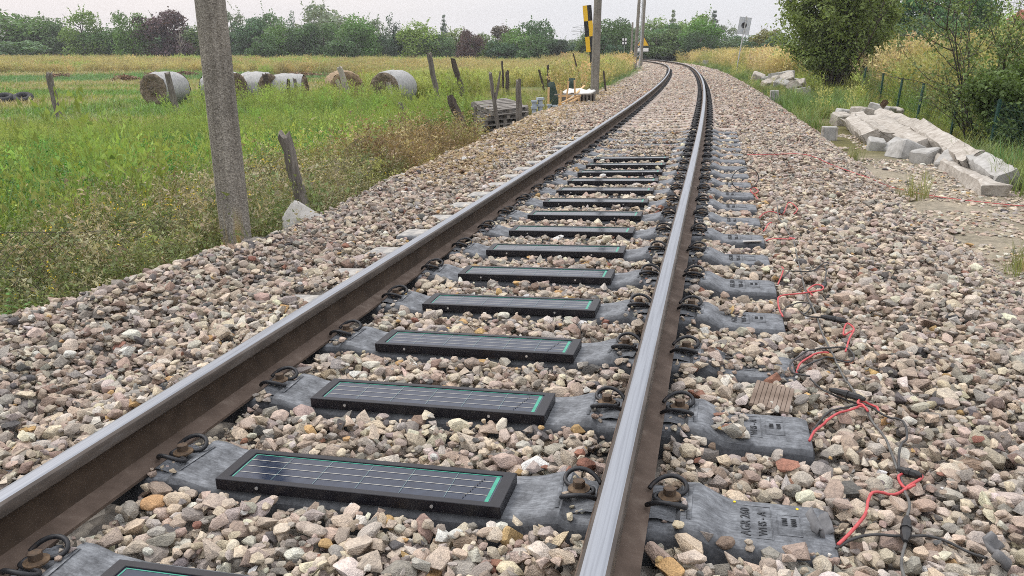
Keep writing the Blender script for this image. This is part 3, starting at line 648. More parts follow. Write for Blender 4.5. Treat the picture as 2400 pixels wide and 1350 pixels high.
# further stretch: one layer
def far_stones(s0, s1, dens, am, name, lib, nv):
    n = int((s1 - s0) * 6.4 * dens); s = RNG.uniform(s0, s1, n); l = RNG.uniform(-3.5, 2.95, n); zb = HB(s, l)
    ok = (zb > -.75) & (abs(abs(l) - GAUGE_C) > .10)
    near_sl = np.zeros(n, bool); arr = np.array(sleeper_s + old_s); j = np.clip(np.searchsorted(arr, s), 1, len(arr) - 1)
    near_sl = (np.minimum(abs(arr[j] - s), abs(arr[j - 1] - s)) < .13) & (abs(l) < 1.3)
    zb = zb + .022 * (abs(l) < 1.2); ok &= ~(near_sl & (RNG.random(n) < .86 - .5 * sst(14.5, 30, s) - .35 * (vnoise(s * 2.2, l * 1.3, 77) > .62)))
    s, l, zb = s[ok], l[ok], zb[ok]; n = len(s); a = np.clip(RNG.lognormal(math.log(am), .32, n), am * .4, am * 2.2)
    z = zb + RNG.uniform(-.02, .016, n); P = T(s, l, z); R = np.stack([RNG.normal(0, .3, n), RNG.normal(0, .3, n), RNG.uniform(0, 6.3, n)], 1)
    tag(scatter(name, lib, P, R, np.stack([a, a * RNG.uniform(.6, .95, n), a * RNG.uniform(.45, .8, n)], 1), RNG.integers(0, nv, n), stone_colour(s, l), bed), kind='stuff')
far_stones(14.2, 26, 520, .026, 'ballast_stones', ROCK_LO_LIB, 10)
far_stones(26, 48, 230, .036, 'ballast_stones', ROCK_LO_LIB, 10)
far_stones(48, 100, 80, .055, 'ballast_stones', ROCK_LO_LIB, 10)
# ------------------------------------------------------------------ plants
def blade_set(n, h, spread, w, bend, rg, seg=3, seeds=0.0, seedlen=.16, vjit=.3, hs=.35):
    V, Fc, var, mi = [], [], [], []; k = 0
    for _ in range(n):
        az = rg.uniform(0, 6.283); r = spread * math.sqrt(rg.random()); b = np.array([r * math.cos(rg.uniform(0, 6.283)), r * math.sin(rg.uniform(0, 6.283)), 0])
        d = np.array([math.cos(az), math.sin(az), 0]); side = np.array([-d[1], d[0], 0]); hh = h * rg.uniform(1 - hs, 1 + hs); bb = bend * rg.uniform(.3, 1.4); ww = w * rg.uniform(.6, 1.3)
        t = np.linspace(0, 1, seg + 1); c = b + d * (bb * hh * t ** 2)[:, None] + np.array([0, 0, 1]) * (hh * t * (1 - .3 * bb * t))[:, None]
        wd = ww * (1 - .75 * t); x = rg.uniform(vjit and 1 - vjit, 1 + vjit)
        for i in range(seg): V += [c[i] - side * wd[i], c[i] + side * wd[i]]
        V.append(c[seg]); m = 2 * seg
        for i in range(seg - 1): Fc += [(k + 2 * i, k + 2 * i + 1, k + 2 * i + 3), (k + 2 * i, k + 2 * i + 3, k + 2 * i + 2)]; var += [x, x]; mi += [0, 0]
        Fc.append((k + m - 2, k + m - 1, k + m)); var.append(x); mi.append(0); k += m + 1
        if rg.random() < seeds:
            tip = c[seg]; dr = c[seg] - c[seg - 1]; dr /= np.linalg.norm(dr)
            for q in range(7):
                p = tip - dr * seedlen * rg.uniform(-.15, 1); o = rg.normal(size=3) * seedlen * .13; s1 = rg.normal(size=3) * w * 1.7
                V += [p, p + o + s1, p + o - s1 + dr * seedlen * .3]; Fc.append((k, k + 1, k + 2)); var.append(rg.uniform(.8, 1.5)); mi.append(1); k += 3
    return V, Fc, var, mi
def to_mesh(name, parts, mats):
    V, Fc, var, mi = [], [], [], []; k = 0
    for v, f, x, m in parts: V += list(v); Fc += [(a + k, b + k, c + k) for a, b, c in f]; var += x; mi += m; k += len(v)
    me = quick_mesh(name, np.array(V), np.array(Fc), mats[0], False, var)
    for q in mats[1:]: me.materials.append(q)
    me.polygons.foreach_set('material_index', np.array(mi, np.int32)); return me
def leafy(rg, h, nst, spread, leaf, pairs):
    V, Fc, var, mi = [], [], [], []; k = 0
    for _ in range(nst):
        r = spread * math.sqrt(rg.random()); a = rg.uniform(0, 6.283); b = np.array([r * math.cos(a), r * math.sin(a), 0]); lean = rg.normal(0, .12, 2); hh = h * rg.uniform(.65, 1.25)
        top = b + np.array([lean[0] * hh, lean[1] * hh, hh]); u = np.array([.004, 0, 0])
        V += [b - u, b + u, top]; Fc.append((k, k + 1, k + 2)); var.append(.9); mi.append(0); k += 3
        for i in range(pairs):
            t = .15 + .85 * i / pairs; p = b + (top - b) * t; az = rg.uniform(0, 6.283); L = leaf * rg.uniform(.6, 1.25) * (1.15 - .55 * t)
            for q in (0, math.pi):
                d = np.array([math.cos(az + q), math.sin(az + q), rg.uniform(-.35, .35)]); s = np.array([-d[1], d[0], 0]) * L * .3
                V += [p, p + d * L * .5 + s, p + d * L * .5 - s, p + d * L + np.array([0, 0, -L * .25])]; Fc += [(k, k + 1, k + 2), (k + 1, k + 3, k + 2)]; x = rg.uniform(.5, 1.5); var += [x, x]; mi += [0, 0]; k += 4
    return V, Fc, var, mi
def twiggy(rg, h, nst, spread, flower=0.0, w=.0022, bits=9):
    V, Fc, var, mi = [], [], [], []; k = 0
    def stick(a, b, w):
        nonlocal k
        d = b - a; s = np.cross(d, rg.normal(size=3)); s = s / (np.linalg.norm(s) + 1e-9) * w; V.extend([a - s, a + s, b]); Fc.append((k, k + 1, k + 2)); var.append(rg.uniform(.55, 1.1)); mi.append(0); k += 3
    for _ in range(nst):
        r = spread * math.sqrt(rg.random()); a = rg.uniform(0, 6.283); b = np.array([r * math.cos(a), r * math.sin(a), 0]); hh = h * rg.uniform(.6, 1.25); lean = rg.normal(0, .28, 2)
        p = b; top = b + np.array([lean[0] * hh, lean[1] * hh, hh]); mid = (b + top) / 2 + rg.normal(0, .05, 3) * hh
        stick(b, mid, w * 1.4); stick(mid, top, w)
        for _b in range(7):
            t = rg.uniform(.25, .95); q = (b + (mid - b) * t * 2) if t < .5 else (mid + (top - mid) * (t * 2 - 1)); e = q + rg.normal(0, 1, 3) * np.array([.16, .16, .09]) * h + np.array([0, 0, .13 * h]); stick(q, e, w * .8)
            for _c in range(bits):
                c = q + (e - q) * rg.uniform(.2, 1.1) + rg.normal(0, .014, 3); L = rg.uniform(.006, .016); v1, v2 = rg.normal(size=3) * L, rg.normal(size=3) * L
                V.extend([c, c + v1, c + v2]); Fc.append((k, k + 1, k + 2)); var.append(rg.uniform(.6, 1.6)); mi.append(0); k += 3
        if rg.random() < flower:
            for _c in range(5):
                c = top + rg.normal(0, .014, 3); v1, v2 = rg.normal(size=3) * .0065, rg.normal(size=3) * .0065; V.extend([c, c + v1, c + v2]); Fc.append((k, k + 1, k + 2)); var.append(1.); mi.append(1); k += 3
    return V, Fc, var, mi
R_ = lambda s: np.random.default_rng(s)
LIB_GRASS = library('grass_tuft', [to_mesh('grass_tuft', [blade_set(46, .34, .13, .0042, .55, R_(s))], [M_LEAF]) for s in range(4)])
LIB_TALL = library('tall_grass', [to_mesh('tall_grass', [blade_set(34, .52, .2, .0042, .5, R_(20 + s)), blade_set(26, .86, .2, .0028, .22, R_(30 + s), 3, .85, .17)], [M_LEAF, M_SEED]) for s in range(4)])
LIB_FAR = library('far_grass', [to_mesh('far_grass', [blade_set(60, .55, .5, .013, .4, R_(40 + s), 2), blade_set(55, .86, .5, .008, .2, R_(50 + s), 2, .9, .24)], [M_LEAF, M_SEED]) for s in range(3)])
LIB_LEAFY = library('leafy_weed', [to_mesh('leafy_weed', [leafy(R_(60 + s), .55, 10, .2, .062, 13)], [M_LEAF]) for s in range(4)])
LIB_TWIG = library('dry_weed', [to_mesh('dry_weed', [twiggy(R_(70 + s), .55, 13, .17, .0 if s < 5 else .4)], [M_LEAF, M_FLOWER]) for s in range(6)])
LIB_SHORT = library('mown_tuft', [to_mesh('mown_tuft', [blade_set(50, .13, .42, .010, .8, R_(80 + s), 2)], [M_LEAF]) for s in range(3)])

def field_cells(a0, a1, d0, d1, smin, k):
    out = []; d = d0
    while d < d1:
        e = min(d * 1.12 + .2, d1); sp = max(smin, k * d); n = int((a1 - a0) * (e * e - d * d) / 2 / sp ** 2) + 1
        y = np.sqrt(RNG.uniform(d * d, e * e, n)); out.append(np.stack([RNG.uniform(a0, a1, n) * y, y], 1)); d = e
    return np.concatenate(out)
def grow(name, lib, nv, xy, size, tints, hvar=.25, patch=.22, lean=.12, wide=1.0, parent=None):
    """size, tints: arrays or constants per plant"""
    n = len(xy)
    if n == 0: return
    z = G(xy[:, 0], xy[:, 1]) - .02; sz = np.broadcast_to(size, n) * np.clip(RNG.normal(1, hvar, n), .45, 1.7); t = np.asarray(tints, float)
    if t.ndim == 2 and len(t) != n:
        q = vnoise(xy[:, 0] / 2.7, xy[:, 1] / 2.7, 21) * .75 + RNG.random(n) * .35; t = t[np.clip((q * len(t)).astype(int), 0, len(t) - 1)]
    c = t * 2.0 * np.array([.97, 1.03, .92]) * (1 + patch * RNG.normal(0, 1, (n, 1))) * RNG.normal(1, .05, (n, 3)); w = np.broadcast_to(wide, n)
    o = scatter(name, lib, np.stack([xy[:, 0], xy[:, 1], z], 1), np.stack([RNG.normal(0, lean, n), RNG.normal(0, lean, n), RNG.uniform(0, 6.3, n)], 1), np.stack([sz * w, sz * w, sz], 1), RNG.integers(0, nv, n), np.clip(c, .004, .6), parent)
    return tag(o, kind='stuff')
def edge_l(s): return np.interp(s, LE_S, LE_L)

# beside the track, wildflowers and dry weeds
xy = field_cells(-.95, .2, 2.2, 14, .095, .0); s, l = SL(xy[:, 0], xy[:, 1]); e = edge_l(s); u = -l - e
m = (u > .32) & (u < 1.75 + .9 * vnoise(s * .8, l * .8, 3)) & (s < 9.8); q = xy[m]; dry = vnoise(q[:, 0] * .9, q[:, 1] * .9, 8); r1 = RNG.random(len(q)); flow = np.where(dry < .5, 1, 0)
grow('dry_weeds', LIB_TWIG, 6, q[r1 < .60], .9, [(.115, .108, .062), (.145, .128, .085), (.085, .095, .045), (.16, .135, .098)], .22, .16)
grow('green_undergrowth', LIB_GRASS, 4, q[(r1 > .60) & (r1 < .8)], .85, [(.055, .085, .025), (.10, .115, .04), (.07, .10, .03)], .3)
grow('green_undergrowth', LIB_LEAFY, 4, q[r1 > .93], .55, [(.055, .095, .028), (.09, .115, .035)], .3)
m = (u > .22) & (u < .75) & (s < 20); q = xy[m]; r1 = RNG.random(len(q)); grow('verge_grass', LIB_GRASS, 4, q[r1 < .55], .62, [(.05, .08, .025), (.075, .10, .03), (.12, .11, .05)], .35)
# brown bramble by the pallets
xy = field_cells(-.3, .1, 8, 19, .15, .0); s, l = SL(xy[:, 0], xy[:, 1]); u = -l - edge_l(s); m = (s > 8.6) & (s < 14.6) & (u > .28) & (u < 2.0); q = xy[m]; r1 = RNG.random(len(q))
grow('brown_brambles', LIB_TWIG, 4, q[r1 < .75], .95, [(.15, .105, .062), (.19, .145, .09), (.115, .08, .05), (.16, .15, .065)], .25, .2)
grow('green_undergrowth', LIB_GRASS, 4, q[r1 > .82], 1.1, [(.07, .10, .03), (.11, .12, .04)], .3)
# lush green weeds between the track and the mown field
xy = field_cells(-.92, .12, 5.0, 24, .17, .0075); s, l = SL(xy[:, 0], xy[:, 1]); u = -l - edge_l(s); d = np.hypot(xy[:, 0], xy[:, 1]); a = xy[:, 0] / xy[:, 1]
m = (u > 1.75) & ~((s > 15.5) & (u < 2.4)); xy, s, l, u, d, a = [v[m] for v in (xy, s, l, u, d, a)]; r1 = RNG.random(len(xy)); lush = sst(9, 10.5, d + 1.5 * vnoise(xy[:, 0] / 2, xy[:, 1] / 2, 31)) * sst(21, 18, d) * sst(-.02, -.2, a)
hv = 1 - .42 * sst(9, 16, d) * sst(-.02, -.18, a) - .25 * sst(17, 23, d) * sst(-.1, -.3, a)
g_ = r1 < .25 + .6 * lush
grow('lush_weeds', LIB_LEAFY, 4, xy[g_ & (lush > .5)], hv[g_ & (lush > .5)] * 1.0, [(.036, .115, .013), (.05, .145, .017), (.03, .09, .015)], .22, .15)
grow('yellow_green_weeds', LIB_LEAFY, 4, xy[g_ & (lush <= .5)], hv[g_ & (lush <= .5)] * 1.05, [(.11, .165, .036), (.14, .18, .045), (.09, .14, .03)], .22, .15)
grow('green_grass', LIB_GRASS, 4, xy[~g_ & (r1 < .8)], hv[~g_ & (r1 < .8)] * 1.75, [(.10, .145, .035), (.13, .165, .045), (.085, .12, .03), (.16, .16, .06)], .25, .15)
grow('green_grass', LIB_TALL, 4, xy[~g_ & (r1 >= .8)], hv[~g_ & (r1 >= .8)] * .85, [(.15, .17, .055), (.12, .145, .045)], .25, .15)
# weeds round the bales and the old fence
xy = field_cells(-.42, .16, 20, 40, .3, .008); s, l = SL(xy[:, 0], xy[:, 1]); d = np.hypot(xy[:, 0], xy[:, 1]); a = xy[:, 0] / xy[:, 1]
bound = 28.2 + 4 * sst(-.36, -.26, a) + 30 * sst(-.14, -.06, a); m = (d < bound) & (l < -edge_l(s) - .8) & ~((s > 16.5) & (s < 25) & (l > -4.6)); q = xy[m]; r1 = RNG.random(len(q)); gr = sst(22, 36, d[m])[:, None]; hw = 1 - .55 * np.maximum(sst(-.12, -.20, a[m]) * sst(30, 26, d[m]) , sst(58, 42, d[m]) * 1.25 * sst(-.20, -.12, a[m]))
hw = hw * (1 - .4 * sst(-.16, -.10, a[m]) * sst(29, 25, d[m])); hw = np.where((a[m] < -.13) & (a[m] > -.4) & (d[m] > 26.0), .78, hw)
t0 = np.array((.105, .15, .045)) * (1 - gr) + np.array((.165, .165, .06)) * gr
grow('tall_green_grass', LIB_TALL, 4, q[r1 < .55], .86 * hw[r1 < .55], t0[r1 < .55], .25, .18); grow('tall_green_grass', LIB_LEAFY, 4, q[r1 > .8], 1.15 * hw[r1 > .8], [(.085, .135, .035), (.12, .155, .045), (.07, .11, .04)], .25)
grow('tall_green_grass', LIB_GRASS, 4, q[(r1 > .55) & (r1 < .8)], 1.6 * hw[(r1 > .55) & (r1 < .8)], t0[(r1 > .55) & (r1 < .8)] * .9, .25, .18, wide=1.2)
# scrub round the pallets and stakes
xy = field_cells(-.08, .14, 15, 27, .26, .0); s, l = SL(xy[:, 0], xy[:, 1]); u = -l - edge_l(s); m = (u > .35) & (u < 1.7) & (s > 21.2) & (s < 26); q = xy[m]; r1 = RNG.random(len(q))
grow('scrub', LIB_GRASS, 4, q[r1 < .55], 1.25, [(.085, .11, .035), (.14, .14, .055), (.17, .145, .07)], .3); grow('scrub', LIB_TWIG, 4, q[r1 > .75], .8, [(.15, .12, .07), (.12, .11, .05)], .3)
# mown meadow
xy = field_cells(-.8, -.02, 21, 92, .5, .010); d = np.hypot(xy[:, 0], xy[:, 1]); a = xy[:, 0] / xy[:, 1]; m = (a < -.12) & (d > 22); q = xy[m]; pn = vnoise(q[:, 0] / 7, q[:, 1] / 4, 4) + .25 * (RNG.random(len(q)) - .5)
tt = np.where(pn[:, None] > .55, np.array((.185, .16, .092)), np.where(pn[:, None] > .40, np.array((.145, .16, .06)), np.array((.085, .135, .038))))
tt = np.where((sst(66, 72, d[m]) * sst(86, 78, d[m]))[:, None] > .5, np.array((.07, .125, .05)), tt)
grow('mown_meadow', LIB_SHORT, 3, q, 1.0 + .012 * d[m], tt, .25, .12)
# standing grass to the far hedge
xy = field_cells(-.85, .24, 33, 128, .42, .0085); s, l = SL(xy[:, 0], xy[:, 1]); d = np.hypot(xy[:, 0], xy[:, 1]); a = xy[:, 0] / xy[:, 1]
m = ((d > 87 + 5 * vnoise(a * 14, a * 3, 2)) | ((a > -.14 - .05 * vnoise(d / 6, a, 3)) & (d > 33 + 14 * sst(-.08, .0, a))) | ((a > -.3) & (d > 77))) & (l < -6.5); q = xy[m]; dd = d[m]
w_ = sst(38, 60, dd)[:, None]; pn = vnoise(q[:, 0] / 9, q[:, 1] / 5, 12)[:, None]
tt = (np.array((.165, .175, .065)) * (1 - w_) + np.array((.19, .158, .088)) * w_) * (.82 + .36 * pn) ; tt = np.where((pn < .32) & (dd[:, None] > 70), np.array((.15, .175, .065)), tt)
grow('standing_grass', LIB_FAR, 3, q, .78 + .12 * sst(60, 110, dd), tt, .16, .12, wide=1.15)
# golden grass along the track towards the bend
xy = field_cells(.06, .34, 24, 120, .3, .007); s, l = SL(xy[:, 0], xy[:, 1]); m = (l < -3.5) & (l > -8.5) & (s > 27); q = xy[m]
grow('golden_grass', LIB_TALL, 4, q, 1.0 + .1 * sst(40, 80, q[:, 1]), [(.25, .185, .11), (.225, .175, .095), (.17, .16, .075), (.26, .185, .115)], .2, .12, wide=1.3)
xy = field_cells(.08, .30, 27, 80, .22, .005); s, l = SL(xy[:, 0], xy[:, 1]); m = (l < -2.85) & (l > -4.3) & (s > 29) & (s < 72); q = xy[m]
grow('wispy_green_grass', LIB_GRASS, 4, q, 1.25, [(.055, .085, .045), (.07, .10, .05), (.10, .135, .045)], .25, .12, wide=1.3)
# the side towards the embankment
xy = field_cells(.2, .82, 11, 112, .26, .0065); s, l = SL(xy[:, 0], xy[:, 1]); d = np.hypot(xy[:, 0], xy[:, 1])
m = (l > 2.85 + .5 * sst(20, 12, s)) & (l < 5.0) & (s > 12.5) & (vnoise(xy[:, 0] * 1.2, xy[:, 1] * 1.2, 5) > .55 - .55 * sst(12.5, 19, s)) & ~((l > 3.05) & (s < 20.5)); q = xy[m]; r1 = RNG.random(len(q))
low_ = 1 - .55 * ((SL(q[:, 0], q[:, 1])[0] > 27) & (SL(q[:, 0], q[:, 1])[0] < 46))
grow('bank_grass', LIB_GRASS, 4, q[r1 < .93], .95 * low_[r1 < .93], [(.06, .095, .04), (.08, .11, .04), (.11, .125, .05)], .3, wide=1.3); grow('bank_grass', LIB_TALL, 4, q[r1 > .93], .62 * low_[r1 > .93], [(.15, .16, .06), (.2, .18, .08)], .3)
m = (l > 4.9) & (l < 7.2) & (s > 7); q = xy[m]; lo_ = np.where(l[m] < 5.9, .42, 1.); r1 = RNG.random(len(q)); grow('fence_grass', LIB_GRASS, 4, q[r1 < .7], 1.6 * lo_[r1 < .7], [(.085, .12, .04), (.12, .145, .045), (.16, .16, .06)], .3, wide=1.1); grow('fence_grass', LIB_TALL, 4, q[r1 > .7], .8 * lo_[r1 > .7], [(.17, .175, .06), (.13, .15, .05)], .25)
m = ((l > 6.3) | ((l > 4.6) & (s > 47))) & (l < 38); q = xy[m]; pn = vnoise(q[:, 0] / 4, q[:, 1] / 4, 15)[:, None]; gg = sst(.545, .60, q[:, 0] / q[:, 1])[:, None] * sst(20, 28, np.hypot(q[:, 0], q[:, 1]))[:, None]
tt = np.where(pn > .6, np.array((.265, .205, .135)), np.where(pn > .33, np.array((.24, .188, .108)), np.array((.17, .158, .075)))); tt = tt * (1 - .6 * gg) + np.array((.13, .155, .06)) * .6 * gg
grow('embankment_grass', LIB_TALL, 4, q, 1.12, tt, .2, .12, wide=1.35)
xy = field_cells(.38, .95, 4.6, 15, .16, .0); s, l = SL(xy[:, 0], xy[:, 1]); cl = vnoise(xy[:, 0] * 1.6, xy[:, 1] * 1.6, 33); m = (l > 2.75) & (l < 4.7) & (cl > .80 - .18 * sst(3.8, 4.6, l)) & (s < 14); q = xy[m]
grow('path_tufts', LIB_GRASS, 4, q, .62, [(.075, .105, .04), (.12, .12, .055), (.20, .165, .09)], .4, .15)
xy = field_cells(.5, .95, 4.6, 12, .14, .0); s, l = SL(xy[:, 0], xy[:, 1]); m = (l > 4.35); grow('fence_grass', LIB_GRASS, 4, xy[m], .9, [(.06, .095, .04), (.10, .12, .05), (.14, .13, .065)], .35)
# loose stones on the path
n = 9000; s = RNG.uniform(3, 17, n); l = RNG.uniform(2.6, 4.6, n); k_ = vnoise(s * 1.3, l * 1.3, 44) > .35; s, l = s[k_], l[k_]; n = len(s); P = T(s, l, 0); P[:, 2] = G(P[:, 0], P[:, 1]) + .004; a = np.clip(RNG.lognormal(math.log(.019), .45, n), .006, .05)
tag(scatter('path_gravel', ROCK_LO_LIB, P, np.stack([RNG.normal(0, .2, n), RNG.normal(0, .2, n), RNG.uniform(0, 6.3, n)], 1), np.stack([a, a * .8, a * .5], 1), RNG.integers(0, 10, n), stone_colour(s * 0 + 5, l * 0 + .2)), kind='stuff')

# ------------------------------------------------------------------ trees
TINT = dict(g1=(.058, .092, .032), g2=(.042, .075, .030), g3=(.05, .085, .042), g4=(.082, .12, .036), g5=(.058, .11, .03), g6=(.095, .095, .036), p=(.050, .034, .034), p2=(.066, .050, .044), d2=(.032, .056, .032), f=(.085, .115, .075), c=(.055, .08, .06), y=(.24, .21, .09), y2=(.16, .20, .06), d=(.22, .2, .17))
def crown_mesh(kind, seed, nl, L):
    rg = R_(seed); lobes = []
    if kind == 'n': lobes = [((rg.normal(0, .10), rg.normal(0, .10), z), .26 * (1.02 - z) + .05) for z in np.linspace(.06, .93, 14)]
    elif kind == 'c':
        for z in np.linspace(.22, .97, 9):
            w = .5 * (1.05 - z) ** .8
            for _ in range(9):
                a = rg.uniform(0, 6.28); q = w * rg.uniform(.1, .8); lobes.append(((q * math.cos(a), q * math.sin(a), z + rg.normal(0, .012)), .14 * (1.15 - z) + .03))
    else:
        m = dict(b=30, s=22, w=16)[kind]
        for _ in range(m):
            a = rg.uniform(0, 6.28); z = rg.uniform(.10, .88) if kind != 's' else rg.uniform(.08, .8); prof = math.sqrt(max(1 - ((z - .42) / .58) ** 2, .02)); q = .36 * prof * math.sqrt(rg.uniform(.15, 1)); lobes.append(((q * math.cos(a), q * math.sin(a), z), rg.uniform(.10, .21) * (.75 if kind == 'w' else 1)))
    C = np.array([q[0] for q in lobes]); Rr = np.array([q[1] for q in lobes]); lv = rg.uniform(.72, 1.28, len(C)); pr = Rr ** 2 / (Rr ** 2).sum(); j = rg.choice(len(C), nl, p=pr)
    d = rg.normal(size=(nl, 3)); d /= np.linalg.norm(d, axis=1)[:, None]
    if kind == 'c': d[:, 2] *= .5
    r = Rr[j] * rg.uniform(.45, 1.0, nl) ** .5 * np.where(rg.random(nl) < .12, 1.3, 1); P = C[j] + d * r[:, None] * np.array([1, 1, .9]); P[:, 2] = np.maximum(P[:, 2], .01)
    nr = d + rg.normal(0, .7, (nl, 3)); nr /= np.linalg.norm(nr, axis=1)[:, None]; u = np.cross(nr, rg.normal(size=(nl, 3))); u /= np.linalg.norm(u, axis=1)[:, None]; v = np.cross(nr, u); sz = (L * rg.uniform(.55, 1.35, nl))[:, None]
    V = np.stack([P - u * sz, P - v * sz * .5, P + u * sz, P + v * sz * .5], 1).reshape(-1, 3); F = np.arange(nl * 4).reshape(-1, 4)
    sh = []
    if kind in 'bw':                                                 # loose shoots breaking the outline
        for _ in range(16 if kind == 'b' else 26):
            i = rg.integers(len(C)); a = C[i] + rg.normal(0, 1, 3) * Rr[i] * .5; t = np.linspace(0, 1, 9); e = np.array([rg.normal(0, .05), rg.normal(0, .05), rg.uniform(.10, .2)])
            for q in t: sh.append(a + e * (q + .2) + rg.normal(0, .008, 3))
        S = np.array(sh); k = len(S); nn = rg.normal(size=(k, 3)); u = np.cross(nn, rg.normal(size=(k, 3))); u /= np.linalg.norm(u, axis=1)[:, None]; v = np.cross(u, nn / np.linalg.norm(nn, axis=1)[:, None]); V = np.concatenate([V, np.stack([S - u * L, S - v * L * .5, S + u * L, S + v * L * .5], 1).reshape(-1, 3)]); F = np.arange(len(V)).reshape(-1, 4)
    var = np.concatenate([lv[j] * rg.uniform(.7, 1.3, nl), rg.uniform(.8, 1.3, len(F) - nl)]); return quick_mesh('crown', V, F, M_NEEDLE if kind in 'nc' else M_LEAF, False, var)
CROWN = dict(b=[crown_mesh('b', 300 + q, 5200, .026) for q in range(5)], n=[crown_mesh('n', 320 + q, 3200, .024) for q in range(2)], s=[crown_mesh('s', 330 + q, 3600, .034) for q in range(3)], w=[crown_mesh('w', 340 + q, 2600, .024) for q in range(3)], c=[crown_mesh('c', 350 + q, 3600, .024) for q in range(2)])
def trunk_mesh(seed, dead=False):
    rg = R_(seed); b = MB(); b.tube([(0, 0, -.05), (.01, 0, .25), (-.005, .01, .5), (.0, .0, .8 if not dead else .9)], [.028, .022, .015, .005], 6)
    for _ in range(6 if not dead else 16):
        z = rg.uniform(.2, .7); a = rg.uniform(0, 6.28); r = rg.uniform(.15, .34); e = np.array([r * math.cos(a), r * math.sin(a), z + rg.uniform(.1, .3)]); b.tube([(0, 0, z), (e[0] * .5, e[1] * .5, z + .08), e], [.010, .007, .002], 4)
    return b.mesh('trunk', M_BARK if not dead else M_WOODPALE, True)
TRUNK = [trunk_mesh(400 + q) for q in range(3)]; DEADWOOD = trunk_mesh(410, True)
